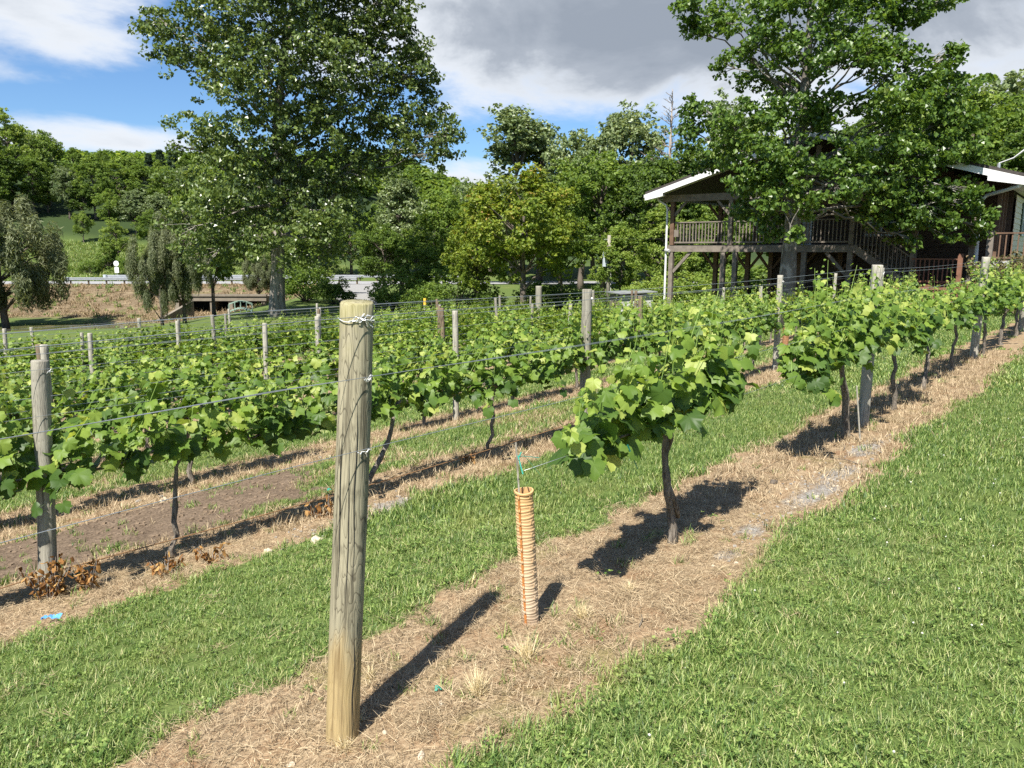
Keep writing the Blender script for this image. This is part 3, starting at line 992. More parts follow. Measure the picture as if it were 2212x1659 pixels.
for x, lab, r, mt, fc, ln in ((8.42, 'thick split grey post among the near vines, right of centre', 0.054, 'weathered_pale', 0.9, (-0.05, 0)), (14.65, 'square grey post of the nearest row in front of the downspout', 0.056, 'weathered_pale', 1.0, (-0.05, 0)),
                          (20.4, 'last post of the nearest row at the right edge beside the shrub', 0.068, 'weathered', 0.5, (0, 0))):
    p = round_post('trellis_post', x, 2.22, 1.66, r, M[mt], lab, 'posts of the nearest row', lean=ln, seed=int(x), facets=fc, rot=0.5)
    tie(p, 1.57, r * 1.05, int(x) + 5, False)
row2p = [(1.55, 'round grey post at the left with dead weeds round its foot', 0.049, 'weathered', 0, (0.07, 0)), (7.25, 'grey post of the second row behind the nearest vine', 0.055, 'weathered', 0.3, (0, 0)),
         (13.07, 'pale narrow post of the second row beside the far grow tube', 0.047, 'weathered_pale', 0.8, (-0.01, 0)), (19.3, 'post of the second row behind the split grey post', 0.055, 'weathered_pale', 0.6, (0, 0))]
for x, lab, r, mt, fc, ln in row2p:
    p = round_post('trellis_post', x, y2, 1.42 if x < 3 else 1.62, r, M[mt], lab, 'posts of the second row', lean=ln, seed=int(x) + 40, facets=fc)
    tie(p, 1.36 if x < 3 else 1.52, r * 1.03, int(x) + 5, False)
rg = random.Random(21)
POSTX = {2: [7.96, 13.2, 19.2, 24.8], 3: [3.5, 6.6, 10.5, 14.6, 17.6, 23.0], 4: [4.45, 9.6, 13.1, 16.7, 22.0], 5: [6.2, 8.0, 11.6, 15.9, 18.5, 24.0], 6: [7.1, 10.4, 13.6, 18.5, 23.6], 7: [6.4, 10.8, 12.3, 15.7, 21.2, 25.0], 8: [8.0, 11.0, 14.0, 17.6, 20.0, 24.0]}
for r in range(2, NROW):
    y = ROWY[r]
    for ip_, x in enumerate(POSTX[r]):
        mt = rg.choice(['weathered', 'weathered_pale', 'weathered_pale', 'weathered_pale', 'brown_post'])
        round_post('trellis_post', x, y, rg.uniform(1.52, 1.72), rg.uniform(0.038, 0.052), M[mt], '%s wooden post, %s from the left in the %s trellis row' % ({'weathered': 'grey', 'weathered_pale': 'pale', 'brown_post': 'brown'}[mt], ORDN[ip_], ORD[r]),
                   'posts of the %s row' % ORD[r], lean=(rg.uniform(-0.06, 0.06), rg.uniform(-0.04, 0.04)), seed=r * 50 + int(x), seg=12, facets=rg.choice([0, 0, 0.7]))

# ------------------------------------------------------------------ wires
def wire(y, z_, x0, x1, label, group, mat='wire', r=0.0013, sag=0.012, dy=0.0, tw=False):
    n = 40
    mb = MB()
    pts = []
    for i in range(n + 1):
        x = x0 + (x1 - x0) * i / n
        s = sag * math.sin(math.pi * ((x - 1.6) % 6.4) / 6.4)
        pts.append((x, y + dy + 0.004 * math.sin(x * 1.7), gzs(x, y) * 0.0 + (1.6 - np.interp(y, PP, HH)) + z_ - s))
    mb.tube(pts, r, 5, True)
    if tw:
        mb.tube([(p[0], p[1] + 0.004 * math.cos(i * 2.4), p[2] + 0.004 * math.sin(i * 2.4)) for i, p in enumerate(pts)], r * 0.8, 5, True)
    tag(mb.build('trellis_wire', M[mat], None, smooth=True), label, 'wire', group)


g1 = 'wires of the nearest row'
wire(2.18, 1.575, -2.0, 21, 'top wire of the nearest row, tied round the big post', g1, dy=-0.066, sag=0.02)
wire(2.18, 1.605, -2.0, 21, 'upper wire running behind the head of the big post', g1, dy=0.066, sag=0.03)
wire(2.18, 1.36, -2.0, 21, 'middle wire of the nearest row, stapled to the face of the big post', g1, dy=-0.066, sag=0.02)
wire(2.18, 1.335, -2.0, 21, 'middle wire passing behind the big post', g1, dy=0.066, sag=0.03)
wire(2.18, 1.10, -2.0, 21, 'low wire of the nearest row crossing the face of the big post', g1, dy=-0.066, sag=0.015)
wire(2.18, 0.79, 2.7, 21, 'fruiting wire carrying the arms of the nearest vines', g1, dy=0.0, sag=0.01)
g2 = 'wires of the second row'
for z_, d, lab in ((1.37, -0.055, 'top wire of the second row, fixed to the left post'), (1.10, -0.055, 'middle wire of the second row, in front of its posts'), (1.12, 0.055, 'middle wire of the second row, behind its posts'), (0.74, 0.0, 'fruiting wire inside the leaves of the second row')):
    wire(y2, z_, -1.5, 23, lab, g2, dy=d, sag=0.02)
wire(y2, 0.16, 0.5, 8.0, 'rusty low wire close to the ground of the second row', g2, mat='rusty_wire', r=0.004, dy=-0.08, sag=0.05)
for r in range(2, NROW):
    y = ROWY[r]
    for z_, nm_ in ((1.54, 'top'), (1.15, 'middle')):
        wire(y, z_, max(-2, 0.3 * y - 3), 26, '%s wire of the %s trellis row' % (nm_, ORD[r]), 'wires of the %s row' % ORD[r], r=0.0019 + 0.00022 * r, dy=-0.06)

# ------------------------------------------------------------------ grow tubes, stake, ribbons, small things on the ground
def tube_mat(name, lo, hi):
    m, t = new_mat(name)
    tcn = t.add('ShaderNodeTexCoord')
    sz = t.add('ShaderNodeSeparateXYZ', i_0=tcn.outputs['Object'])
    n = t.noise(tcn.outputs['Object'], 30.0, 4.0, 0.6)
    f = t.math('ADD', t.math('MULTIPLY', sz.outputs[2], 1.45), t.math('MULTIPLY', t.math('SUBTRACT', n, 0.5), 0.12))
    c = t.ramp(f, [(0.05, lo), (0.95, hi)])
    dn = t.noise(tcn.outputs['Object'], 9.0, 5.0, 0.7)
    dirt = t.math('MULTIPLY', t.smooth(t.math('ADD', sz.outputs[2], t.math('MULTIPLY', dn, 0.35)), 0.30, 0.12), 0.8)
    c = t.mix(t.math('MAXIMUM', dirt, t.math('MULTIPLY', t.smooth(dn, 0.60, 0.75), 0.35)), c, (0.26, 0.16, 0.09))
    tr = t.mix(1.0, c, (1.1, 0.9, 0.6), 'MULTIPLY')
    finish(t, c, 0.5, 0.3, trans=tr, trans_f=0.22)
    return m


M['tube_orange'] = tube_mat('tube_orange', (0.56, 0.45, 0.32), (0.62, 0.40, 0.18))
M['tube_seam'] = plain_mat('tube_seam', (0.40, 0.16, 0.045), 0.55, 0.3, 0.15, 20.0)
M['tube_brown'] = tube_mat('tube_brown', (0.36, 0.19, 0.09), (0.34, 0.17, 0.08))


def grow_tube(x, y, h, r, lean, label, mat, seam_a, stake_h, rz=0.0):
    e = empty('grow_tube', (x, y, gzs(x, y)), rot=(lean[1], lean[0], rz))
    tag(e, label, 'grow tube')
    seg = 40
    prof = []
    pitch = 0.0328
    nrib = int(h / pitch)
    for i in range(nrib):
        z0 = i * pitch
        prof += [(z0, r), (z0 + 0.004, r + 0.0026), (z0 + 0.009, r + 0.0026), (z0 + 0.012, r + 0.0005), (z0 + 0.020, r + 0.0002), (z0 + 0.0225, r + 0.0014), (z0 + 0.0265, r + 0.0014), (z0 + 0.029, r)]
    prof += [(h - 0.012, r), (h - 0.010, r + 0.006), (h - 0.002, r + 0.0065), (h, r + 0.004), (h, r - 0.002), (h - 0.1, r - 0.003), (h - 0.3, r - 0.003)]
    prof[0] = (-0.03, r)
    v, f = [], []
    for z_, rr in prof:
        for k in range(seg):
            a = 2 * math.pi * k / seg
            wob_ = 1 + 0.035 * math.sin(2 * a + z_ * 7) + 0.02 * math.sin(3 * a - z_ * 13)
            v.append((rr * math.cos(a) * wob_, rr * math.sin(a) * 0.93 * wob_, z_ + 0.0025 * math.sin(a * 2 + z_ * 40)))
    for i in range(len(prof) - 1):
        for k in range(seg):
            k2 = (k + 1) % seg
            f.append((i * seg + k, i * seg + k2, (i + 1) * seg + k2, (i + 1) * seg + k))
    MB().add(v, f).build('sleeve', mat, e, smooth=False)
    # overlapped seam flap with snap buttons and upright rib joints
    mb = MB()
    for i in range(nrib):
        z0 = i * pitch
        w_ = 0.13 + 0.02 * math.sin(i * 2.2)
        vs = []
        for zz in (z0 + 0.001, z0 + pitch - 0.002):
            for q in (-w_, w_):
                for rr in (r + 0.001, r + 0.0050):
                    vs.append((rr * math.cos(seam_a + q), rr * 0.93 * math.sin(seam_a + q), zz))
        mb.add(vs, [(0, 1, 3, 2), (4, 6, 7, 5), (0, 4, 5, 1), (2, 3, 7, 6), (1, 5, 7, 3), (0, 2, 6, 4)])
    mb.build('seam', M['tube_seam'], e)
    for i in range(0, nrib, 2):
        z0 = i * pitch + 0.012
        mb = MB()
        c = ((r + 0.006) * math.cos(seam_a + 0.02), (r + 0.006) * 0.93 * math.sin(seam_a + 0.02), z0)
        mb.tube([(c[0], c[1], c[2] - 0.007), (c[0], c[1], c[2]), (c[0], c[1], c[2] + 0.007)], [0.003, 0.0048, 0.003], 7)
        mb.build('snap_button', mat, e)
    for i in range(0, nrib):
        z0 = i * pitch
        a = seam_a + 1.25
        if i % 2 == 0:
            mb = MB()
            rr = r + 0.0028
            mb.bar((rr * math.cos(a), rr * 0.93 * math.sin(a), z0 + 0.007), (rr * math.cos(a), rr * 0.93 * math.sin(a), z0 + 0.0255), 0.006, 0.004, (math.cos(a), math.sin(a), 0))
            mb.build('rib_joint', mat, e)
    st = None
    if stake_h:
        so_ = MB().tube([(-0.012, 0.012, -0.1), (-0.022, 0.012, stake_h)], 0.0042, 8).build('stake', M['weathered'], e, smooth=True)
        st = so_
    return e, st


e, st = grow_tube(2.76, 2.18, 0.69, 0.0425, (-0.085, 0.0), 'ribbed orange grow tube with a metal stake, on the straw in the foreground', M['tube_orange'], -3.0, 0.93)
mb = MB()
rg = random.Random(2)
for s in range(3):
    pts = [(-0.02, 0.0, 0.86)]
    for i in range(5):
        pts.append((-0.02 + 0.018 * (i + 1) * (1 if s != 1 else -0.4), -0.012 * i, 0.86 + 0.01 * s - 0.013 * i * (s + 0.4)))
    for i in range(5):
        mb.bar(pts[i], pts[i + 1], 0.006, 0.0012)
mb.build('ribbon', M['ribbon'], e)
grow_tube(13.97, 5.12, 0.66, 0.055, (0.0, 0.0), 'brown grow tube with pale ribbed edge, beside the pale narrow post', M['tube_brown'], 2.0, 0)

mb = MB()
prev = None
for i in range(8):
    p = (3.36 + 0.016 * i, 2.02, gzs(3.36, 2.02) + 0.80 - 0.022 * i)
    if prev: mb.bar(prev, p, 0.010 - 0.0008 * i, 0.0012, (0.3, 1, 0.2))
    prev = p
tag(mb.build('tie_ribbon', M['ribbon']), 'green plastic tie ribbon hanging below the nearest vine', 'ribbon')
for (x, y, n_, lab) in ((2.02, 2.09, 3, 'scrap of green ribbon lying on the straw near the big post'), (3.55, 4.85, 2, 'bit of teal ribbon on the rusty low wire')):
    mb = MB()
    z_ = gzs(x, y) + (0.012 if n_ == 3 else 0.17)
    mb.bar((x, y, z_), (x + 0.018, y + 0.012, z_ + 0.012), 0.012, 0.0015)
    mb.bar((x + 0.018, y + 0.012, z_ + 0.012), (x + 0.022, y - 0.012, z_ + 0.002), 0.010, 0.0015)
    tag(mb.build('ribbon_scrap', M['ribbon']), lab, 'ribbon')

mb = MB()
rg = random.Random(12)
x, y = 1.40, 4.40
z_ = gzs(x, y) + 0.015
prev = (x - 0.04, y + 0.03, z_ + 0.015)
for i in range(7):
    p = (x - 0.04 + 0.011 * i, y + 0.03 - 0.009 * i, z_ + 0.018 + 0.014 * rg.random())
    mb.bar(prev, p, 0.026 + 0.014 * rg.random(), 0.004, (rg.uniform(-0.5, 0.5), rg.uniform(-0.5, 0.5), 1))
    prev = p
tag(mb.build('plastic_scrap', M['blue']), 'crumpled light blue plastic scrap beside the dead weeds', 'litter')


def stone(x, y, s, seed, mat, label, group=None, flat=0.55, sink=0.25):
    rng = random.Random(seed)
    v, f = [], []
    n, mrow = 10, 6
    ph = [rng.uniform(0, 6.3) for _ in range(3)]
    v.append((0, 0, -s * flat))
    for i in range(1, mrow):
        th = math.pi * i / mrow
        for k in range(n):
            a = 2 * math.pi * k / n
            r = s * (1 + 0.18 * math.sin(2 * a + ph[0]) + 0.10 * math.sin(3 * a + ph[1] + th * 2) + rng.uniform(-0.08, 0.08))
            v.append((r * math.sin(th) * math.cos(a), r * 0.75 * math.sin(th) * math.sin(a), -r * flat * math.cos(th)))
    v.append((0, 0, s * flat))
    for k in range(n):
        f.append((0, 1 + (k + 1) % n, 1 + k))
        f.append((len(v) - 1, 1 + (mrow - 2) * n + k, 1 + (mrow - 2) * n + (k + 1) % n))
    for i in range(mrow - 2):
        for k in range(n):
            k2 = (k + 1) % n
            f.append((1 + i * n + k, 1 + i * n + k2, 1 + (i + 1) * n + k2, 1 + (i + 1) * n + k))
    o = MB().add(v, f).build('stone', mat, None, loc=(x, y, gzs(x, y) + s * flat * (0.6 - sink)))
    o.rotation_euler = (rng.uniform(-0.3, 0.3), rng.uniform(-0.3, 0.3), rng.uniform(0, 6))
    tag(o, label, 'stone', group)


stone(1.70, 1.84, 0.020, 1, M['stone'], 'pale stone on the straw at the bottom edge, right of the big post')
stone(1.40, 2.20, 0.018, 2, M['stone'], 'small pale stone at the bottom edge, left of the big post')
stone(1.98, 2.02, 0.016, 3, M['stone'], 'flat cream stone between the big post and the dry tuft')
stone(1.72, 2.06, 0.014, 4, M['stone'], 'little stone close to the foot of the big post')
stone(2.35, 1.84, 0.010, 14, M['stone'], 'tiny stone in the bare spot right of the dry tuft')
for i, (px_, py_) in enumerate(((430, 905), (460, 880), (400, 935), (690, 955), (700, 985), (330, 1090), (300, 1100), (560, 1200), (640, 1150), (350, 1085))):
    p = None
    Y = 7.4 if i in (3, 4, 5, 6, 9) else (10.0 if i < 3 else 4.5)
    q = PY(px_, py_, Y)
    x = float(q[0])
    stone(x, Y - 0.12 * (i % 3), 0.028 + 0.01 * (i % 3), 30 + i, M['stone'] if i % 3 else M['stone_grey'], 'rough field stone lying in the soil along the further rows', 'field stones between the rows')
stone(5.72, 2.12, 0.03, 61, M['tree_bark'], 'small dark clod with a stub on the straw right of the nearest vine', None, 0.8)


def blades_mesh(name, rng, n, r0, spread, l0, l1, wd, flat=0.0, seg=3, rlo=0.0, rhi=1.0, droop=0.35, cluster=True):
    """a tuft: n bent blades"""
    V, I, A = [], [], []
    for i in range(n):
        a = rng.uniform(0, 6.283)
        d = np.array([math.cos(a), math.sin(a)])
        b = rng.uniform(0, 6.283)
        base = np.array([math.cos(b), math.sin(b)]) * r0 * math.sqrt(rng.uniform(0, 1))
        L = rng.uniform(l0, l1)
        tilt = rng.uniform(0, spread)
        if flat: tilt = 1.5 - rng.uniform(0, 0.25)
        sd = np.array([-d[1], d[0]])
        rv = rng.uniform(rlo, rhi)
        b0 = len(V)
        bend = droop * rng.uniform(0.3, 1.4)
        px = 0.0
        pz = rng.uniform(0.0, 0.02) if flat else 0.0
        ang = tilt
        for s in range(seg + 1):
            f = s / seg
            ww = wd * (1 - f ** 1.6) * 0.5 * rng.uniform(0.95, 1.05) if not flat else wd * 0.5 * (1 - 0.7 * f)
            c = base + d * px
            if s < seg:
                V.append((c[0] + sd[0] * ww, c[1] + sd[1] * ww, pz)); V.append((c[0] - sd[0] * ww, c[1] - sd[1] * ww, pz))
                A += [rv, rv]
            else:
                V.append((c[0], c[1], pz)); A.append(rv)
            px += math.sin(ang) * L / seg
            pz += math.cos(ang) * L / seg
            if flat: pz = max(pz, 0.002)
            ang += bend / seg * (1 if not flat else rng.uniform(-0.2, 1))
        for s in range(seg - 1):
            q = b0 + 2 * s
            I += [(q, q + 1, q + 3), (q, q + 3, q + 2)]
        q = b0 + 2 * (seg - 1)
        I += [(q, q + 1, q + 2)]
    return np_mesh(name, np.array(V), 3, np.array(I).ravel(), dict(rnd=np.array(A)))


rng = np.random.default_rng(77)
for x, y, s, lab in ((2.12, 1.95, 1.0, 'fan-shaped dry bleached grass tuft, nearest the bottom edge'), (2.47, 1.97, 0.9, 'dry bleached grass tuft between the orange tube and the nearest tuft'), (2.94, 2.0, 0.8, 'thin greenish dry tuft right of the orange tube'),
                     (1.95, 2.42, 0.5, 'small dry tuft at the grass edge behind the big post'), (3.35, 1.98, 0.5, 'small dry tuft at the shadow of the nearest vine'), (1.56, 2.10, 0.45, 'sparse dry tuft at the left foot of the big post'), (1.72, 2.22, 0.4, 'sparse dry tuft at the right foot of the big post')):
    me = blades_mesh('dry_grass_tuft', rng, int(190 * s), 0.028 * s, 1.35, 0.05 * s, 0.135 * s + 0.02, 0.0030, droop=0.25)
    tag(link('dry_grass_tuft', me, None, M['tuft'], loc=(x, y, gzs(x, y))), lab, 'grass tuft')


def dead_weed(x, y, h, n, seed, label, group=None):
    rng = np.random.default_rng(seed)
    e = empty('dead_weed', (x, y, gzs(x, y)))
    tag(e, label, 'weed', group)
    mb = MB()
    P, N, T, Z, R = [], [], [], [], []
    for i in range(n):
        a = rng.uniform(0, 6.283)
        top = np.array([math.cos(a) * rng.uniform(0.02, 0.13), math.sin(a) * rng.uniform(0.02, 0.13), h * rng.uniform(0.5, 1.0)])
        b = np.array([top[0] * 0.4, top[1] * 0.4, 0.0])
        mb.tube([b, (b + top) / 2 + rng.normal(0, 0.01, 3), top], [0.003, 0.0025, 0.0015], 5, False)
        for k in range(7):
            f = rng.uniform(0.15, 1.0)
            P.append(b + (top - b) * f + rng.normal(0, 0.012, 3))
            N.append(rng.normal(0, 1, 3)); T.append(np.array([rng.normal(0, 0.3), rng.normal(0, 0.3), -1.0]))
            Z.append(rng.uniform(0.03, 0.065)); R.append(rng.uniform(0, 1))
    mb.build('stems', M['dead_bark'], e)
    me = join_leaves('dead_leaves', np.array(P), np.array(N), np.array(T), np.array(Z), np.array(R), [(tv * np.array([0.45, 1.2, 1.0]), tf) for tv, tf in T_XL], rng)
    link('dead_leaves', me, e, M['dead_leaf'])['kind'] = 'stuff'


dead_weed(1.52, 4.82, 0.26, 26, 1, 'tall clump of withered brown weeds at the foot of the left post')
dead_weed(1.72, 4.74, 0.20, 12, 2, 'withered brown weeds just right of the left post')
dead_weed(2.12, 4.60, 0.15, 9, 3, 'low withered weed clump between the left post and the upright trunk')
dead_weed(2.40, 4.55, 0.14, 8, 4, 'low withered weed clump in front of the upright trunk')
dead_weed(3.42, 4.78, 0.16, 8, 5, 'dark withered weed stub left of the big post')
dead_weed(5.30, 5.0, 0.14, 8, 6, 'withered weeds in the shadow near the thin pale trunk')
for x, y, a_, l_, lab in ((1.95, 2.28, 0.5, 0.10, 'short twig lying behind the dry tuft'), (2.98, 1.70, 0.3, 0.12, 'brown twig near the right lawn edge'), (6.6, 1.75, 1.2, 0.22, 'thin stick on the straw beyond the nearest vine'), (7.05, 2.0, 0.2, 0.25, 'curved dry cane lying before the split post')):
    z_ = gzs(x, y) + 0.008
    mb = MB().tube([(x, y, z_), (x + l_ * 0.5 * math.cos(a_), y + l_ * 0.5 * math.sin(a_), z_ + 0.008), (x + l_ * math.cos(a_ + 0.15), y + l_ * math.sin(a_ + 0.15), z_)], [0.004, 0.0035, 0.002], 6)
    tag(mb.build('twig', M['vine_bark'], None, smooth=True), lab, 'twig')
mb = MB()
mb.tube([(7.52, 1.99, gzs(7.52, 1.99)), (7.44, 2.04, gzs(7.5, 2.0) + 0.55)], [0.008, 0.007], 8)
tag(mb.build('cane_prop', M['weathered_pale'], None), 'thin pale stake leaning on the vine beside the split post', 'stake')

# ------------------------------------------------------------------ grass, straw, gravel (uncountable): instanced through geometry nodes
def scatter(name, pts, sources, scale, seed, tilt=0.15):
    rng = np.random.default_rng(seed)
    n = len(pts)
    me = bpy.data.meshes.new(name)
    me.vertices.add(n)
    me.vertices.foreach_set('co', np.asarray(pts, np.float32).ravel())
    at = me.attributes.new('rot', 'FLOAT_VECTOR', 'POINT')
    rot = np.stack([rng.normal(0, tilt, n), rng.normal(0, tilt, n), rng.uniform(0, 6.283, n)], 1)
    at.data.foreach_set('vector', rot.astype(np.float32).ravel())
    at = me.attributes.new('scl', 'FLOAT', 'POINT')
    at.data.foreach_set('value', (np.asarray(scale) * np.ones(n)).astype(np.float32))
    at = me.attributes.new('pick', 'INT', 'POINT')
    at.data.foreach_set('value', rng.integers(0, len(sources), n).astype(np.int32))
    o = link(name, me)
    ng = bpy.data.node_groups.new(name, 'GeometryNodeTree')
    ng.interface.new_socket('Geometry', in_out='INPUT', socket_type='NodeSocketGeometry')
    ng.interface.new_socket('Geometry', in_out='OUTPUT', socket_type='NodeSocketGeometry')
    gi, go = ng.nodes.new('NodeGroupInput'), ng.nodes.new('NodeGroupOutput')
    jn = ng.nodes.new('GeometryNodeJoinGeometry')
    for s in sources:
        oi = ng.nodes.new('GeometryNodeObjectInfo')
        oi.inputs['Object'].default_value = s
        oi.inputs['As Instance'].default_value = True
        ng.links.new(oi.outputs['Geometry'], jn.inputs[0])
    ip = ng.nodes.new('GeometryNodeInstanceOnPoints')
    ip.inputs['Pick Instance'].default_value = True

    def na(nm_, typ):
        nd = ng.nodes.new('GeometryNodeInputNamedAttribute')
        nd.data_type = typ
        nd.inputs[0].default_value = nm_
        return nd.outputs[0]
    ng.links.new(gi.outputs[0], ip.inputs['Points'])
    ng.links.new(jn.outputs[0], ip.inputs['Instance'])
    ng.links.new(na('rot', 'FLOAT_VECTOR'), ip.inputs['Rotation'])
    ng.links.new(na('scl', 'FLOAT'), ip.inputs['Scale'])
    ng.links.new(na('pick', 'INT'), ip.inputs['Instance Index'])
    ng.links.new(ip.outputs[0], go.inputs[0])
    md = o.modifiers.new('scatter', 'NODES')
    md.node_group = ng
    return o


def src(name, me, mat):
    me.materials.append(mat)
    return bpy.data.objects.new(name, me)


def view_pts(n, x0, x1, y0, y1, rng, dmin, dmax, margin=330):
    X = rng.uniform(x0, x1, n); Y = rng.uniform(y0, y1, n)
    Zz = 1.6 - np.interp(Y, PP, HH)
    d = np.stack([X, Y, Zz - 1.6], 1)
    z = d @ FW
    px = CX + FOC * (d @ RT) / np.maximum(z, 0.05)
    py = CY - FOC * (d @ UV) / np.maximum(z, 0.05)
    dist = np.hypot(X, Y)
    k = (z > 0.3) & (px > -margin) & (px < 2212 + margin) & (py < 1659 + margin * 1.3) & (dist >= dmin) & (dist < dmax)
    return X[k], Y[k]


rng = np.random.default_rng(501)
G1 = [src('grass_tuft', blades_mesh('grass_tuft', rng, 22, 0.030, 1.0, 0.020, 0.055, 0.0036, rlo=0, rhi=0.97, droop=0.9), M['grass']) for _ in range(6)]
G1 += [src('grass_tuft', blades_mesh('grass_tuft', rng, 18, 0.030, 1.25, 0.025, 0.068, 0.004, rlo=0.1, rhi=1.0, droop=1.2), M['grass']) for _ in range(2)]
def clover_mesh(rng):
    P_, N_, T_, Z_, R_ = [], [], [], [], []
    for i in range(6):
        b = rng.normal(0, 0.024, 2)
        hgt = rng.uniform(0.018, 0.042)
        a0 = rng.uniform(0, 6.283)
        for k in range(3):
            a = a0 + k * 2.094
            P_.append((b[0], b[1], hgt)); N_.append(np.array([math.cos(a) * -0.3, math.sin(a) * -0.3, 1.0]) + rng.normal(0, 0.15, 3))
            T_.append((math.cos(a), math.sin(a), 0.05)); Z_.append(rng.uniform(0.008, 0.013)); R_.append(rng.uniform(0.1, 0.75))
    tv = np.array([(0, 0, 0), (0.36, 0.45, 0.05), (0.30, 0.9, 0.08), (0, 0.82, 0.0), (-0.30, 0.9, 0.08), (-0.36, 0.45, 0.05)])
    tf = np.array([(0, 1, 2), (0, 2, 3), (0, 3, 4), (0, 4, 5)])
    return join_leaves('clover_leaves', np.array(P_), np.array(N_), np.array(T_), np.array(Z_), np.array(R_), [(tv, tf)], rng)


G1 += [src('clover_leaves', clover_mesh(rng), M['grass'])]
G2 = [src('grass_tuft', blades_mesh('grass_tuft', rng, 18, 0.05, 0.9, 0.025, 0.065, 0.0062, seg=2, rlo=0, rhi=0.97, droop=0.9), M['grass']) for _ in range(5)]
G3 = [src('grass_tuft', blades_mesh('grass_tuft', rng, 18, 0.10, 0.9, 0.03, 0.075, 0.014, seg=2, rlo=0, rhi=0.95, droop=0.8), M['grass']) for _ in range(5)]
parts = []
for (srcs, dens, dmin, dmax, box, sc) in ((G1, 1050, 0.9, 5.2, (0.2, 5.3, -1.6, 5.2), 1.0), (G2, 420, 5.2, 11.0, (1.0, 11, -2.5, 10.5), 1.0), (G3, 120, 11.0, 30.0, (3.5, 29, -6, 27), 1.0)):
    A = (box[1] - box[0]) * (box[3] - box[2])
    X, Y = view_pts(int(A * dens), *box, rng, dmin, dmax)
    den = (1 - straw_mask(X, Y)) * (1 - soil_mask(X, Y) * 0.96)
    den = den * (0.72 + 0.5 * fbm(X * 2.2, Y * 2.2, 81.0))
    edge_ = straw_mask(X, Y)
    k = rng.uniform(0, 1, len(X)) < np.clip(den, 0.012, 1)
    X, Y = X[k], Y[k]
    lush = 0.84 + 0.42 * ss(0.35, 0.75, fbm(X * 1.1, Y * 1.1, 83.0)) + 0.25 * ss(0.0, 0.5, straw_mask(X, Y))
    o = scatter('grass', np.stack([X, Y, gz(X, Y) - 0.004], 1), srcs, lush * rng.uniform(0.75, 1.25, len(X)) * sc, int(dens))
    tag(o, {1050: 'mown green lawn grass in the foreground', 420: 'mown grass alleys between the nearer rows', 120: 'mown grass further off among the rows'}[dens], 'grass', kind='stuff')

ST1 = [src('straw_bits', blades_mesh('straw_bits', rng, 20, 0.055, 0.5, 0.02, 0.075, 0.0019, flat=1.0, rlo=0, rhi=1, droop=0.3), M['straw']) for _ in range(6)]
ST1 += [src('straw_bits', blades_mesh('straw_bits', rng, 12, 0.03, 1.3, 0.012, 0.04, 0.0018, rlo=0.2, rhi=1, droop=0.6), M['straw']) for _ in range(3)]
ST2 = [src('straw_bits', blades_mesh('straw_bits', rng, 16, 0.09, 1.35, 0.03, 0.09, 0.0045, seg=2, rlo=0, rhi=1, droop=0.5), M['straw']) for _ in range(4)]
for (srcs, dens, dmin, dmax, box, sd_) in ((ST1, 700, 0.9, 5.6, (0.2, 5.6, 0.8, 5.6), 71), (ST2, 170, 5.6, 16.0, (1.0, 16, 0.8, 12), 72)):
    A = (box[1] - box[0]) * (box[3] - box[2])
    X, Y = view_pts(int(A * dens), *box, rng, dmin, dmax)
    den = straw_mask(X, Y) * (1 - 0.75 * gravel_mask(X, Y)) * (0.35 + 0.9 * fbm(X * 3.1, Y * 3.1, 91.0)) * (1 - 0.9 * soil_mask(X, Y)) + 0.02
    k = rng.uniform(0, 1, len(X)) < den
    X, Y = X[k], Y[k]
    o = scatter('straw', np.stack([X, Y, gz(X, Y)], 1), srcs, rng.uniform(0.7, 1.35, len(X)), sd_, tilt=0.2)
    tag(o, 'dead grass clippings covering the strip under the near vines' if sd_ == 71 else 'dead grass clippings covering the strips under the further vines', 'straw', kind='stuff')

rs = random.Random(3)
GR = []
for i in range(4):
    v = []
    for k in range(8):
        v.append((((k & 1) - 0.5) * rs.uniform(0.7, 1.2), (((k >> 1) & 1) - 0.5) * rs.uniform(0.6, 1.1), (((k >> 2) & 1) - 0.4) * rs.uniform(0.4, 0.8)))
    mb = MB().add(v, [(0, 2, 3, 1), (4, 5, 7, 6), (0, 1, 5, 4), (1, 3, 7, 5), (3, 2, 6, 7), (2, 0, 4, 6)])
    GR.append(src('pebble', mb.mesh('pebble'), M['stone_grey'] if i else M['stone']))
X, Y = rng.uniform(2.5, 8.5, 24000), rng.uniform(1.4, 5.0, 24000)
k = rng.uniform(0, 1, len(X)) < gravel_mask(X, Y) ** 1.5 * 0.55
X, Y = X[k], Y[k]
tag(scatter('gravel', np.stack([X, Y, gz(X, Y) + 0.002], 1), GR, rng.uniform(0.006, 0.02, len(X)), 99), 'grey gravel patches showing through the straw', 'gravel', kind='stuff')
X, Y = rng.uniform(1.2, 9, 3000), rng.uniform(5.4, 7.4, 3000)
k = rng.uniform(0, 1, len(X)) < soil_mask(X, Y) * 0.5
X, Y = X[k], Y[k]
CL = [src('soil_clod', GR[i].data.copy(), M['ground']) for i in range(3)]
for c_ in CL:
    c_.data.materials.clear(); c_.data.materials.append(plain_mat('clod', (0.17, 0.125, 0.085), 0.95, 0.1, 0.3, 20.0))
tag(scatter('soil_clods', np.stack([X, Y, gz(X, Y)], 1), CL, rng.uniform(0.008, 0.035, len(X)), 98), 'loose clods on the bare soil between the second and third rows', 'soil', kind='stuff')

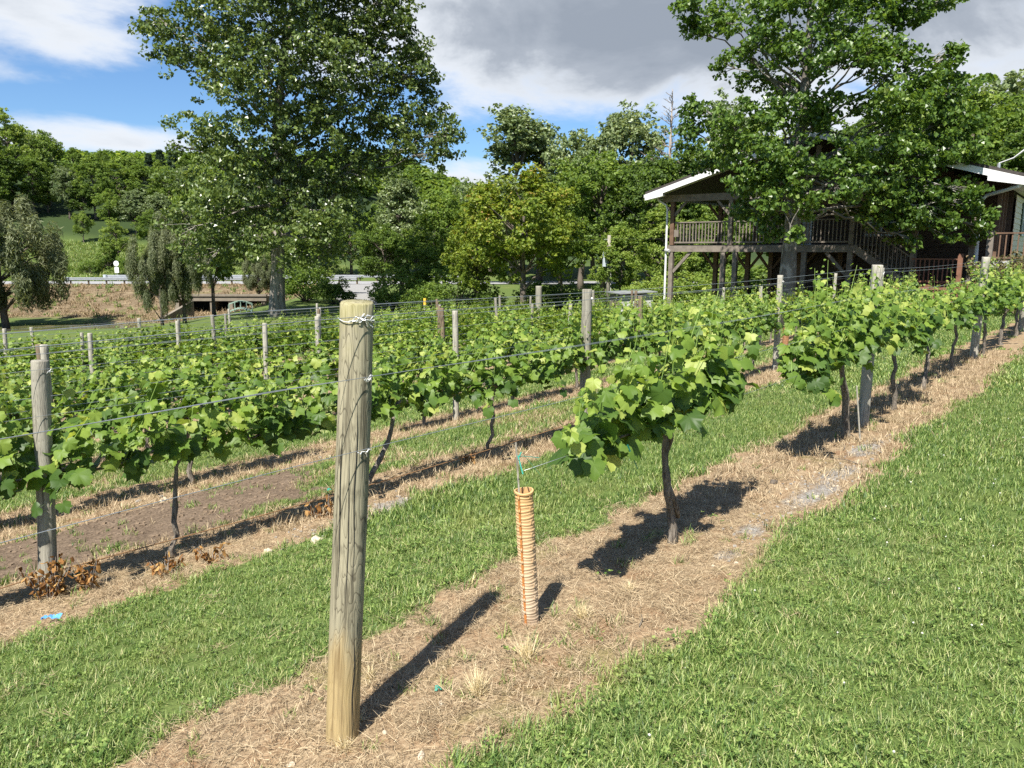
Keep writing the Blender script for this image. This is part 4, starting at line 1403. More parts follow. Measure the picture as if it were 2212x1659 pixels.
# clover heads in the right-hand lawn
v = MB()
for i in range(5):
    a = i * 1.256
    v.tube([(0.003 * math.cos(a), 0.003 * math.sin(a), 0.045), (0.007 * math.cos(a), 0.007 * math.sin(a), 0.053), (0.003 * math.cos(a), 0.003 * math.sin(a), 0.06)], [0.004, 0.0055, 0.003], 5)
v.tube([(0, 0, 0), (0, 0, 0.05)], 0.0012, 4)
CLV = [src('clover_head', v.mesh('clover_head'), M['clover'])]
X, Y = view_pts(900, 0.5, 9, -2.5, 1.5, rng, 1.2, 9)
k = rng.uniform(0, 1, len(X)) < 0.22
X, Y = X[k], Y[k]
tag(scatter('clover', np.stack([X, Y, gz(X, Y)], 1), CLV, rng.uniform(0.35, 0.55, len(X)), 97), 'white clover heads dotted through the right-hand lawn', 'clover', kind='stuff')

# ------------------------------------------------------------------ trees
def leaf_quads(C, Rr, n, size, rng, outw=0.5, upw=0.5, jit=0.8, aspect=0.8, tipdir=None, center=None, fold=0.18, rpow=0.45, rbias=None, elong=1.0):
    """n folded diamond leaves spread through each ellipsoid clump"""
    K = len(C)
    cnt = np.full(K, n) if np.isscalar(n) else np.asarray(n)
    own = np.repeat(np.arange(K), cnt)
    m_ = len(own)
    d = rng.normal(0, 1, (m_, 3))
    d /= np.linalg.norm(d, axis=1, keepdims=True)
    r = rng.uniform(0, 1, m_) ** rpow
    P = C[own] + d * r[:, None] * Rr[own]
    out = d.copy()
    if center is not None:
        o2 = P - center
        o2 /= np.linalg.norm(o2, axis=1, keepdims=True) + 1e-6
        out = 0.5 * out + 0.5 * o2
    N = out * outw + np.array([0, 0, 1.0]) * upw + rng.normal(0, 1, (m_, 3)) * jit * 0.58
    T = rng.normal(0, 1, (m_, 3)) if tipdir is None else (np.asarray(tipdir)[None] + rng.normal(0, 0.45, (m_, 3)))
    sd, tp, nr = frames(N, T)
    L = size * rng.uniform(0.65, 1.3, m_)[:, None] * elong
    Wd = size * rng.uniform(0.65, 1.3, m_)[:, None] * aspect / max(elong, 1.0)
    q = np.stack([P - tp * L * 0.5, P + sd * Wd * 0.5 + nr * Wd * fold, P + tp * L * 0.5, P - sd * Wd * 0.5 + nr * Wd * fold], 1)
    R = np.clip(rng.beta(2.2, 2.6, m_) + (0 if rbias is None else rbias[own]), 0, 1)
    return q, R


def quad_mesh(name, q, R, mat):
    n = len(q)
    me = np_mesh(name, q.reshape(-1, 3), 4, np.arange(4 * n), dict(rnd=np.repeat(R, 4)))
    me.materials.append(mat)
    return me


def limb(mb, a, b, r0, r1, rng, n=6, sag=0.06):
    a, b = np.array(a, float), np.array(b, float)
    L = np.linalg.norm(b - a)
    pts = []
    for i in range(n + 1):
        f = i / n
        p = a + (b - a) * f
        p = p + rng.normal(0, 0.02 * L, 3) * (0 < i < n)
        p[2] += sag * L * math.sin(math.pi * f)
        pts.append(p)
    mb.tube(pts, [r0 + (r1 - r0) * i / n for i in range(n + 1)], 7, False)
    return pts


def hero_tree(name, base, clumps, D, depth_r, per_m2, size, leafmat, barkmat, label, tr_r, trunk_px, seed, copies=3, twig=True, lat0=0.0, tipdir=(0.0, 0.0, -0.6), rad_gain=1.0, dens_fn=None):
    """clumps: silhouette lumps (x, y, r) as seen in the photo, given their own distances so that the crown is as deep as wide"""
    rng = np.random.default_rng(seed)
    e = empty(name, base)
    tag(e, label, 'tree')
    bx = np.array(base)
    C, Rr = [], []
    for (x, y, r) in clumps:
        c0 = PX(x, y, D)
        rr = r * D / FOC * rad_gain * 0.96
        la_ = float((c0 - bx) @ RT)
        dr = depth_r * math.sqrt(max(0.08, 1 - (la_ / (depth_r * 1.15)) ** 2))
        for k in range(copies):
            dz = rng.uniform(-1, 1) * dr if k else rng.uniform(-1.0, -0.3) * dr
            C.append(c0 + FH * dz - bx)
            rr2 = rr * rng.uniform(0.85, 1.1)
            Rr.append((rr2, rr2, rr2 * rng.uniform(0.7, 0.95)))
    C, Rr = np.array(C), np.array(Rr)
    # every lump is itself a spray of smaller tufts, so that gaps open between them
    tc_, tr_, tb_ = [], [], []
    for c, r in zip(C, Rr):
        k = max(5, int(per_m2[0] * r[0] ** 2))
        d = rng.normal(0, 1, (k, 3))
        d /= np.linalg.norm(d, axis=1, keepdims=True)
        p = c + d * (rng.uniform(0, 1, (k, 1)) ** 0.5) * r
        tc_.append(p)
        q = np.full((k, 1), 1.0) * rng.uniform(0.5, 1.0, (k, 1)) * per_m2[2]
        tr_.append(np.concatenate([q * 1.15, q * 1.15, q * 0.62], 1))
        tb_.append(np.full(k, rng.normal(0, 0.08)))
    tc_, tr_, tb_ = np.concatenate(tc_), np.concatenate(tr_), np.concatenate(tb_)
    q, R = leaf_quads(tc_, tr_, per_m2[1], size, rng, 0.5, 0.35, 0.9, 0.85, tipdir, center=C.mean(0), rbias=tb_)
    link('crown', quad_mesh('crown', q, R, leafmat), e)
    mb = MB()
    tp = [np.array(p) - bx for p in trunk_px]
    n = len(tp)
    rr = [tr_r * (1.32 if i == 0 else 1.08 if i == 1 else 1.0 - 0.75 * (i / (n - 1)) ** 1.2) for i in range(n)]
    mb.tube(tp, rr, 16, True, 0.05, random.Random(seed))
    mb.build('trunk', barkmat, e, smooth=True)
    mb = MB()
    order = rng.permutation(len(C))
    top = tp[-1]
    for j in order:
        c = C[j]
        if rng.random() < 0.4: continue
        # leave the trunk lower than the lump, towards it
        zt = np.clip(c[2] - 0.45 * math.hypot(c[0], c[1]) - 0.5 + rng.uniform(-0.4, 0.4), tp[3][2] + rng.uniform(-0.6, 1.2) * (tp[3][2] - tp[2][2]) * 0.6, top[2])
        i = int(np.clip(np.searchsorted([p[2] for p in tp], zt), 1, n - 1))
        f = (zt - tp[i - 1][2]) / max(1e-3, tp[i][2] - tp[i - 1][2])
        a = tp[i - 1] + (tp[i] - tp[i - 1]) * f
        ra = (rr[i - 1] + (rr[i] - rr[i - 1]) * f)
        pts = limb(mb, a, c, min(ra * 0.3, 0.02 + 0.016 * np.linalg.norm(c - a)), 0.012, rng, 7, 0.05)
        if twig:
            near = np.argsort(np.linalg.norm(tc_ - c, axis=1))[:7]
            for k in near:
                limb(mb, pts[-2], tc_[k], 0.016, 0.006, rng, 3, 0.03)
    mb.build('branches', barkmat, e, smooth=True)
    return e


bt = PX(600, 683, 45.0)
bt[2] = gzs(bt[0], bt[1])
big = [(345, 60, 45), (395, 105, 55), (440, 40, 75), (420, 160, 40), (520, 100, 95), (610, 50, 110), (700, 40, 115), (800, 50, 95), (850, 15, 55), (470, 150, 40),
       (560, 200, 80), (640, 180, 100), (740, 160, 105), (840, 150, 95), (915, 165, 50), (900, 110, 45), (880, 60, 35),
       (475, 300, 62), (530, 330, 80), (620, 300, 90), (720, 280, 105), (830, 260, 100), (920, 260, 75), (978, 300, 42), (950, 345, 38), (890, 330, 40), (430, 330, 30),
       (455, 410, 62), (530, 430, 95), (630, 420, 95), (730, 390, 90), (790, 370, 60), (420, 470, 40),
       (450, 510, 55), (530, 520, 75), (700, 500, 82), (750, 470, 55), (610, 520, 55), (500, 560, 45), (670, 560, 40), (740, 540, 35),
       (600, -60, 120), (720, -70, 120), (480, -40, 75), (650, -170, 100), (820, -50, 70)]
hero_tree('tulip_poplar', bt, big, 45.0, 5.2, (5.8, 27, 0.56), 0.21, M['poplar_leaf'], M['poplar_bark'], 'tall full-crowned poplar with pale furrowed trunk, left of the big post', 0.43,
          [(bt[0], bt[1], bt[2] - 0.3), PX(599, 655, 45), PX(600, 580, 45), PX(602, 480, 45), PX(600, 380, 45.2), PX(598, 260, 45), PX(610, 150, 45), PX(630, 20, 45), PX(650, -120, 45)], 31, copies=3)

sy = PX(1700, 650, 26.0)
sy[2] = gzs(sy[0], sy[1])
syc = [(1475, 20, 34), (1500, 70, 34), (1545, 50, 45), (1600, 110, 45), (1640, 40, 60), (1735, 50, 70), (1840, 50, 75), (1930, 30, 65), (2030, 2, 34), (1585, 135, 25),
       (1650, 150, 50), (1730, 150, 62), (1820, 140, 60), (1915, 130, 72), (2000, 170, 50), (2055, 195, 42), (2050, 120, 30),
       (1500, 240, 36), (1555, 280, 62), (1640, 260, 68), (1740, 250, 58), (1850, 235, 50), (1945, 240, 72), (2030, 270, 55), (1480, 290, 25), (2080, 260, 40),
       (1560, 345, 50), (1625, 350, 66), (1690, 370, 62), (1790, 350, 72), (1890, 340, 75), (1985, 350, 70), (2070, 330, 50),
       (1640, 430, 42), (1630, 480, 34), (1690, 430, 34), (1870, 410, 45), (1935, 415, 48), (2000, 420, 48), (2060, 440, 44), (2095, 475, 34), (1905, 465, 40), (2030, 500, 34), (1970, 480, 34), (1750, 420, 35), (1650, 510, 26),
       (1590, 400, 46), (1650, 390, 50), (1600, 455, 32), (1930, 450, 48), (2000, 465, 46), (2070, 420, 46), (1860, 450, 36), (2110, 500, 26), (1960, 520, 26), (1780, 400, 40), (1700, 470, 28),
       (1680, -50, 80), (1830, -70, 100), (1960, -60, 80)]
hero_tree('sycamore', sy, syc, 26.0, 2.8, (29, 24, 0.34), 0.155, M['sycamore_leaf'], M['sycamore_bark'], 'large leafy sycamore with mottled pale trunk in front of the house', 0.27,
          [(sy[0], sy[1], sy[2] - 0.3), PX(1700, 620, 26), PX(1706, 540, 26), PX(1714, 440, 26), PX(1722, 340, 26.1), PX(1735, 230, 26.2), PX(1745, 120, 26.2), PX(1752, 20, 26.2), PX(1760, -80, 26.2)], 32, copies=2)


def tree_proto(kind, seed):
    """trunk and crown meshes for a tree about 10 m tall"""
    rng = np.random.default_rng(seed)
    C, Rr, B = [], [], []
    tipdir, el_, size, upw, outw, aspect = (0, 0, -0.5), 1.0, 0.26, 0.35, 0.6, 0.8
    z0 = 2.2
    if kind in ('round', 'maple', 'silver'):
        K = 54
        for i in range(K):
            d = rng.normal(0, 1, 3); d /= np.linalg.norm(d)
            u = rng.uniform(0.35, 1.0) ** 0.6
            hz = d[2]
            wx = 3.2 * (1.0 if kind != 'silver' else 0.72)
            sq = 1.0 - 0.35 * max(0, hz)
            C.append((d[0] * wx * u * sq, d[1] * wx * u * sq, 6.0 + hz * 3.7 * u))
            r = rng.uniform(0.55, 1.2)
            Rr.append((r, r, r * rng.uniform(0.7, 1.0)))
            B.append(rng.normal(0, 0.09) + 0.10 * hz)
        n = 270
        mat = {'round': 'tree_leaf', 'maple': 'maple_leaf', 'silver': 'silver_leaf'}[kind]
        if kind == 'silver': tipdir, outw = (0.6, -0.3, 0.5), 0.35
        size = 0.25
    elif kind == 'tall':
        for i in range(50):
            f = rng.uniform(0, 1)
            wx = 1.9 * math.sin(math.pi * min(1, 0.18 + 0.82 * f)) ** 0.7 + 0.25
            a = rng.uniform(0, 6.283)
            u = rng.uniform(0.3, 1.0)
            C.append((math.cos(a) * wx * u, math.sin(a) * wx * u, 2.2 + 7.4 * f))
            r = rng.uniform(0.55, 0.95)
            Rr.append((r, r, r * 0.8)); B.append(rng.normal(0, 0.1))
        n, mat, size = 230, 'silver_leaf', 0.24
        tipdir = (0.6, -0.3, 0.4)
    elif kind == 'willow':
        for i in range(70):
            d = rng.normal(0, 1, 3); d /= np.linalg.norm(d)
            u = rng.uniform(0.3, 1.0) ** 0.6
            C.append((d[0] * 3.1 * u, d[1] * 3.1 * u, 5.4 + d[2] * 3.9 * u))
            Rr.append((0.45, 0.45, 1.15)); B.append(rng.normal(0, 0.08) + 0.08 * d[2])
        n, mat, size, el_, upw, outw, tipdir, aspect = 430, 'willow_leaf', 0.20, 2.0, 0.25, 0.8, (0.1, 0.1, 1.0), 0.55
    elif kind == 'shrub':
        for i in range(26):
            d = rng.normal(0, 1, 3); d /= np.linalg.norm(d); d[2] = abs(d[2])
            u = rng.uniform(0.3, 1.0) ** 0.6
            C.append((d[0] * 1.9 * u, d[1] * 1.9 * u, 0.6 + d[2] * 2.2 * u))
            r = rng.uniform(0.45, 0.8)
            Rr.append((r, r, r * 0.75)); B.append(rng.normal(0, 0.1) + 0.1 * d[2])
        n, mat, size, z0 = 200, 'tree_leaf', 0.20, 0.3
    elif kind == 'pine':
        for i in range(60):
            f = rng.uniform(0, 1)
            a = rng.uniform(0, 6.283)
            rr = 2.2 * (1 - f) ** 0.8 * rng.uniform(0.3, 1)
            C.append((math.cos(a) * rr, math.sin(a) * rr, 2.5 + 7.5 * f))
            Rr.append((0.7, 0.7, 0.25)); B.append(rng.normal(0, 0.1))
        n, mat, size, el_, tipdir = 120, 'pine_leaf', 0.3, 2.5, (0, 0, 0.6)
    C, Rr, B = np.array(C), np.array(Rr), np.array(B)
    if kind in ('round', 'maple', 'silver', 'tall', 'shrub'):
        tc_, tr_, tb_ = [], [], []
        for c, r, b in zip(C, Rr, B):
            kk = 16 if kind != 'shrub' else 12
            d = rng.normal(0, 1, (kk, 3)); d /= np.linalg.norm(d, axis=1, keepdims=True)
            tc_.append(np.array(c) + d * rng.uniform(0.2, 1.15, (kk, 1)) ** 0.7 * np.array(r))
            q_ = rng.uniform(0.16, 0.34, (kk, 1))
            tr_.append(np.concatenate([q_ * 1.2, q_ * 1.2, q_ * 0.8], 1))
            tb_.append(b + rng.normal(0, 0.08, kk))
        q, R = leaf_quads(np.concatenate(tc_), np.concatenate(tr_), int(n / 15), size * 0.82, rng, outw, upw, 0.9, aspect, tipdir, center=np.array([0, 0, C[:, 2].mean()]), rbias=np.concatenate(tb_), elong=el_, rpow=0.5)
    else:
        q, R = leaf_quads(C, Rr, n, size, rng, outw, upw, 0.75, aspect, tipdir, center=np.array([0, 0, C[:, 2].mean()]), rbias=B, elong=el_, rpow=0.5)
    cm = quad_mesh('crown', q, R, M[mat])
    mb = MB()
    zt = C[:, 2].max() * 0.8
    tp = [np.array([rng.normal(0, 0.05) * i * 0.5, rng.normal(0, 0.05) * i * 0.5, -0.4 + (zt + 0.4) * i / 7]) for i in range(8)]
    if kind == 'shrub':
        for c in C[:14]:
            limb(mb, (0, 0, -0.1), c, 0.05, 0.015, rng, 4, 0.05)
    else:
        mb.tube(tp, [0.21 * (1.3 if i == 0 else 1 - 0.11 * i) for i in range(8)], 9, True)
        for c in C[::2]:
            zz = np.clip(c[2] - 0.5 * math.hypot(c[0], c[1]), z0 * 0.75, zt)
            i = int(np.clip((zz + 0.4) / (zt + 0.4) * 7, 0, 6))
            limb(mb, tp[i], c, 0.07, 0.015, rng, 5, 0.05)
    tm = mb.mesh('trunk', True)
    tm.materials.append(M['tree_bark'])
    return tm, cm


TP = {}
for i, (k, n) in enumerate((('round', 4), ('maple', 1), ('silver', 2), ('tall', 2), ('willow', 2), ('shrub', 3), ('pine', 1))):
    TP[k] = [tree_proto(k, 700 + 10 * i + j) for j in range(n)]
rt = random.Random(44)


def tree(kind, x, ybase, D, top_y, label, name='broadleaf_tree', group=None, wide=1.0, var=None, rz=None, ground=True, crown_mat=None, z_top=None):
    """base where the pixel column x meets the ground at distance D; height from the pixel row of its top"""
    p = PX(x, ybase, D)
    gzz = gzs(p[0], p[1])
    zt = float(PX(x, top_y, D)[2])
    hgt = {'shrub': 3.2, 'pine': 10.2, 'willow': 9.9}.get(kind, 10.1)
    s = max(0.25, (zt - gzz) / hgt)
    tm, cm = TP[kind][var if var is not None else rt.randrange(len(TP[kind]))]
    e = empty(name, (p[0], p[1], gzz - 0.05), rz=rz if rz is not None else rt.uniform(0, 6.283))
    e.scale = (s * wide, s * wide, s)
    tag(e, label, 'shrub' if kind == 'shrub' else 'tree', group)
    link('trunk', tm, e)
    co = link('crown', cm, e)
    if crown_mat:
        co.material_slots[0].link = 'OBJECT'
        co.material_slots[0].material = M[crown_mat]
    return e


# single trees that can be told apart
tree('maple', 1130, 655, 42, 322, 'rounded yellow-green maple right of the big post, behind the vines', 'maple_tree', wide=1.12)
tree('maple', 1030, 650, 45, 440, 'lower yellow-green maple skirting the left side of the rounded maple', 'maple_tree', wide=0.9)
tree('tall', 1110, 600, 84, 228, 'tall silvery poplar with double top above the yellow-green maple', wide=1.25)
tree('tall', 1165, 600, 88, 262, 'shorter silvery poplar right of the double-topped poplar', wide=1.1)
tree('silver', 1350, 600, 78, 208, 'tall silvery tree beside the bare tree', wide=1.0)
tree('silver', 1255, 600, 74, 250, 'silvery green tree between the poplars and the bare tree', wide=1.0)
tree('round', 1300, 640, 58, 300, 'bright green tree behind the utility pole', wide=1.05, var=0)
tree('round', 1400, 640, 54, 330, 'green tree left of the house gable', wide=1.0, var=1)
tree('round', 1490, 640, 56, 300, 'green tree seen over the left roof edge', wide=1.0, var=2)
tree('round', 1210, 640, 62, 345, 'green tree behind the right side of the maple', wide=1.0, var=3)
tree('round', 1340, 650, 47, 480, 'low leafy tree behind the transformer', wide=1.2, var=1)
tree('round', 1430, 650, 50, 440, 'low leafy tree behind the house corner post', wide=1.1, var=3)
tree('round', 1530, 650, 52, 430, 'leafy tree seen through the lower deck posts', wide=1.2, var=0)
tree('round', 1600, 640, 60, 260, 'tree behind the left part of the house roof', wide=1.0, var=2)
tree('silver', 870, 650, 66, 365, 'grey-green tree right of the poplar crown', wide=0.95)
tree('round', 960, 650, 60, 420, 'green tree between the poplar and the maple', wide=1.1, var=2)
tree('round', 830, 640, 62, 470, 'leafy tree left of the lower maple', wide=1.15, var=0)
tree('round', 900, 655, 52, 510, 'low bushy tree above the head of the big post', wide=1.2, var=3)
tree('shrub', 985, 660, 48, 560, 'pale-leaved shrub at the foot of the lower maple', 'shrub', wide=1.2)
tree('shrub', 860, 660, 50, 570, 'shrub right behind the big post', 'shrub', wide=1.1)
tree('shrub', 930, 665, 46, 600, 'low shrub below the pale-leaved shrub', 'shrub', wide=1.3)
tree('shrub', 1180, 660, 46, 590, 'shrub right of the maple trunk', 'shrub', wide=1.3)
tree('shrub', 1260, 660, 44, 600, 'shrub left of the utility pole', 'shrub', wide=1.3)
tree('shrub', 1060, 665, 44, 620, 'shrub before the maple trunk', 'shrub', wide=1.3)
tree('shrub', 1390, 655, 42, 600, 'shrub right of the utility pole', 'shrub', wide=1.2)
tree('round', 690, 650, 64, 470, 'leafy tree under the right side of the poplar crown', wide=1.1, var=1)
tree('shrub', 660, 655, 58, 560, 'bush right of the poplar trunk', 'shrub', wide=1.2)
tree('shrub', 720, 660, 55, 590, 'bush between the poplar trunk and the driveway', 'shrub', wide=1.1)
tree('willow', 560, 640, 70, 545, 'grey-green bushy willow left of the poplar trunk', 'willow', wide=1.1)
tree('round', 462, 668, 58, 330, 'dark-trunked tree half hidden by the poplar crown', wide=0.62, var=2)
tree('willow', 350, 690, 53, 475, 'grey-green willow standing left of the culvert', 'willow', wide=0.85, var=0)
tree('willow', 398, 688, 54, 440, 'taller grey-green willow standing in front of the culvert', 'willow', wide=0.85, var=1)
tree('willow', 10, 680, 56, 405, 'large drooping willow at the left picture edge', 'willow', wide=1.35, var=0)
tree('willow', -90, 680, 54, 440, 'willow cut by the left picture edge', 'willow', wide=1.0, var=1)
tree('round', 2060, 640, 58, 130, 'tall green tree behind the right roof end', wide=1.0, var=0)
tree('silver', 2170, 640, 62, 105, 'tall silvery tree at the right picture edge', wide=1.1)
tree('round', 2190, 640, 48, 270, 'bright green tree at the right edge above the siding', wide=1.1, var=1)
tree('round', 1980, 640, 64, 160, 'tree behind the sycamore crown, right part', wide=1.0, var=3)
tree('round', 1850, 640, 66, 230, 'tree behind the house ridge', wide=1.1, var=1)
tree('silver', 1560, 600, 72, 185, 'sparse silvery tree showing beside the sycamore', wide=0.8)
tree('round', 1700, 640, 62, 250, 'tree behind the house left of the ridge', wide=1.1, var=2)
tree('round', 2290, 640, 50, 190, 'green tree just beyond the right picture edge', wide=1.1, var=2)

tree('shrub', 1480, 650, 44, 575, 'bush seen between the left lower deck posts', 'shrub', wide=1.5)
tree('shrub', 1560, 650, 45, 570, 'bush seen behind the middle lower deck posts', 'shrub', wide=1.5)
tree('shrub', 1430, 650, 43, 590, 'bush left of the house corner downspout', 'shrub', wide=1.3)
tree('shrub', 1640, 650, 47, 560, 'bush seen left of the sycamore trunk under the deck', 'shrub', wide=1.6)
tree('shrub', 1600, 650, 48, 560, 'bush seen between the deck posts left of the sycamore trunk', 'shrub', wide=1.5)

# the bare tree
p = PX(1440, 560, 75)
bz = gzs(p[0], p[1])
e = empty('bare_tree', (p[0], p[1], bz))
tag(e, 'bare dead tree with fine upswept twigs against the grey cloud', 'tree')
rng = np.random.default_rng(64)
H = float(PX(1440, 192, 75)[2]) - bz
mb = MB()
mb.tube([(0, 0, -0.3), (0.05, 0, H * 0.3), (0.0, 0.05, H * 0.6), (0.05, 0, H)], [0.34, 0.27, 0.17, 0.03], 9)
mb.build('trunk', M['dead_bark'], e, smooth=True)
mb = MB()
for i in range(46):
    f = rng.uniform(0.52, 0.98)
    a = rng.uniform(0, 6.283)
    L = 3.4 * (1.08 - f) / 0.55 * rng.uniform(0.6, 1.1)
    b = np.array([math.cos(a) * L, math.sin(a) * L, H * f + L * 0.45])
    pts = limb(mb, (0.03, 0.0, H * f), b, 0.07 * (1.2 - f) + 0.02, 0.015, rng, 5, -0.08)
    for k in range(5):
        q = pts[rng.integers(1, 5)]
        limb(mb, q, q + np.array([math.cos(a + rng.normal(0, 0.8)), math.sin(a + rng.normal(0, 0.8)), 0.8]) * L * 0.28, 0.022, 0.009, rng, 2, 0)
mb.build('branches', M['dead_bark'], e)

# hillside wood beyond the road
gname = 'trees in the wood on the left hillside'
hill = [(-60, 118, 300), (40, 120, 232), (120, 124, 268), (10, 114, 300), (85, 118, 330), (160, 118, 350), (-30, 128, 250), (215, 120, 330), (265, 126, 345), (320, 130, 352), (375, 128, 360), (430, 126, 345), (480, 130, 350),
        (20, 118, 380), (115, 120, 390), (190, 118, 390), (245, 112, 400), (300, 112, 400), (350, 112, 410), (405, 112, 420), (460, 112, 430), (520, 114, 420),  (330, 104, 450), (420, 104, 460), (-10, 112, 340), (560, 112, 430), (610, 112, 440),
        (60, 140, 262), (180, 140, 318), (240, 142, 322), (300, 145, 335), (360, 148, 345), (420, 145, 340), (100, 132, 275), (-80, 140, 270), (-120, 120, 320), (-40, 118, 400)]
nm_hill = {1: 'tallest tree on the skyline of the left hillside', 2: 'second tall tree on the skyline of the left hillside'}
for i, (x, D, ty) in enumerate(hill):
    kind = 'round' if rt.random() < 0.82 else 'silver'
    tree(kind, x, 560, D, ty, nm_hill.get(i, 'leafy tree in the wood on the left hillside'), group=None if i in nm_hill else gname, wide=rt.uniform(0.95, 1.3) if i not in nm_hill else 0.85)
for i, (x, ty) in enumerate(((338, 330), (362, 322), (388, 326))):
    tree('pine', x, 560, 150, ty, 'small dark pine on the skyline left of the poplar crown', 'pine_tree', group='pines on the left skyline', wide=1.0)
tree('round', 185, 560, 106, 450, 'bright green tree at the lower edge of the hillside wood', wide=0.9, var=0)
tree('round', 252, 560, 97, 470, 'round olive tree above the road sign', wide=0.95, var=3)
for i, (x, D, ty, lab) in enumerate(((195, 95, 555, 'low shrub on the grassy slope left of the road sign'), (235, 97, 540, 'shrub on the slope just left of the road sign'), (285, 95, 545, 'shrub on the slope right of the road sign'), (150, 96, 570, 'small shrub on the slope above the guardrail end'), (320, 96, 540, 'shrub at the road edge behind the willow'))):
    tree('shrub', x, 600, D, ty, lab, 'shrub', wide=1.2)
# trees along the road in the middle
for i, (x, D, ty) in enumerate(((640, 98, 470), (700, 96, 480), (760, 100, 440), (820, 96, 430), (880, 100, 420), (940, 98, 410), (1000, 100, 390), (1060, 98, 380), (1130, 100, 370), (1200, 98, 360), (1280, 96, 350), (1370, 92, 340), (1460, 90, 340), (1540, 88, 330), (590, 100, 480), (530, 98, 500), (470, 98, 500))):
    tree('round', x, 600, D, ty, 'leafy tree in the dense belt behind the road', group='trees in the belt behind the road', wide=1.2)

# far wooded ridge in the gap right of the poplar
rng = np.random.default_rng(303)
n = 2600
la_ = rng.uniform(-420, 420, n); de_ = rng.uniform(330, 660, n)
X = FH[0] * de_ + RT[0] * la_; Y = FH[1] * de_ + RT[1] * la_
blobs = []
for k in range(3):
    d = rng.normal(0, 1, (34, 3)); d /= np.linalg.norm(d, axis=1, keepdims=True)
    q, R = leaf_quads(d * 3.2 * rng.uniform(0.4, 1, (34, 1)) + np.array([0, 0, 4]), np.full((34, 3), 1.9), 14, 1.7, rng, 0.6, 0.6, 0.7, 0.9, center=np.array([0, 0, 3.0]))
    blobs.append(bpy.data.objects.new('far_tree', quad_mesh('far_tree', q, R, M['tree_leaf'])))
tag(scatter('far_wood', np.stack([X, Y, gz(X, Y, False) - 0.5], 1), blobs, rng.uniform(1.0, 1.7, n), 304, 0.05), 'wooded ridge far behind the trees', 'wood', kind='stuff')

# ------------------------------------------------------------------ road furniture, culvert, valley things
def guard(l0, l1, dep, label):
    e = empty('guardrail', (*LD((l0 + l1) / 2, dep), ROAD_Z))
    tag(e, label, 'guardrail')
    ox, oy = LD((l0 + l1) / 2, dep)
    n = int(abs(l1 - l0) / 1.9)
    mb = MB()
    for s in (-0.07, 0.07):
        a, b = LD(l0, dep), LD(l1, dep)
        mb.bar((a[0] - ox, a[1] - oy, 0.56 + s), (b[0] - ox, b[1] - oy, 0.56 + s), 0.07, 0.10)
    a, b = LD(l0, dep + 0.04), LD(l1, dep + 0.04)
    mb.bar((a[0] - ox, a[1] - oy, 0.56), (b[0] - ox, b[1] - oy, 0.56), 0.03, 0.30)
    mb.build('rail', M['steel'], e)
    for i in range(n + 1):
        c = LD(l0 + (l1 - l0) * i / n, dep + 0.18)
        MB().box((c[0] - ox - 0.07, c[1] - oy - 0.07, -0.3), (c[0] - ox + 0.07, c[1] - oy + 0.07, 0.72)).build('rail_post', M['brown_post'], e)
    c = LD(l0 - 0.25, dep)
    MB().tube([(c[0] - ox, c[1] - oy, 0.38), (c[0] - ox, c[1] - oy, 0.74)], 0.24, 12).build('end_cap', M['grey_can'], e)
    return e


guard(-47.0, -16.5, 82.4, 'grey steel guardrail along the near side of the road')
guard(-47.0, -6.0, 90.2, 'grey steel guardrail along the far side of the road')
# pale painted edge line
ribbon('road_edge_line', [LD(l, 83.1) for l in range(-110, -14, 4)], 0.14, M['white_paint'], zf=ROAD_Z + 0.006)
ribbon('road_shoulder', [LD(l, 89.6) for l in range(-110, 26, 4)], 0.7, M['gravel_road'], zf=ROAD_Z + 0.004)

c = PX(254, 600, 91.5)
zs = gzs(c[0], c[1])
e = empty('road_sign', (c[0], c[1], zs), rz=AZ)
tag(e, 'white round-topped road sign back with small plate on a thin pole', 'sign')
MB().tube([(0, 0, -0.3), (0, 0, 2.0)], 0.045, 8).build('pole', M['steel'], e)
mb = MB()
cz, n = 2.05, 24
mb.add([(-0.03, 0.31 * math.cos(2 * math.pi * i / n), cz + 0.33 * math.sin(2 * math.pi * i / n)) for i in range(n)] + [(-0.06, 0.31 * math.cos(2 * math.pi * i / n), cz + 0.33 * math.sin(2 * math.pi * i / n)) for i in range(n)],
       [tuple(range(n)), tuple(range(2 * n - 1, n - 1, -1))] + [(i, n + i, n + (i + 1) % n, (i + 1) % n) for i in range(n)])
mb.build('round_plate', M['white_paint'], e)
MB().box((-0.062, -0.05, 1.85), (-0.085, 0.05, 2.35)).build('mark', M['grey_can'], e)
MB().box((-0.06, -0.25, 0.98), (-0.03, 0.25, 1.62)).build('plate', M['white_paint'], e)

# culvert: slab on piers, black panel behind painting the shade in the openings, sloping wing wall
cu = PX(450, 668, 66.0)
cz0 = gzs(cu[0], cu[1])
e = empty('culvert', (cu[0], cu[1], cz0), rz=AZ - math.pi / 2)      # local +X to the right, +Y away
tag(e, 'low concrete road culvert with dark openings under the bank', 'culvert')
MB().box((-2.9, 0.0, 1.05), (5.0, 2.4, 1.45)).build('deck_slab', M['concrete'], e)
MB().box((-2.95, -0.1, 1.45), (5.05, 0.25, 1.62)).build('kerb', M['concrete'], e)
for x in (-2.7, 0.3, 1.9, 4.7):
    MB().box((x - 0.17, 0.1, -0.6), (x + 0.17, 2.2, 1.05)).build('pier', M['concrete'], e)
MB().box((-2.9, 2.2, -0.6), (5.0, 2.35, 1.05)).build('shade_panel', M['dark'], e)
a = np.array(PX(302, 690, 58.0)); b = np.array(PX(415, 652, 64.0))
ga, gb = gzs(a[0], a[1]), gzs(b[0], b[1])
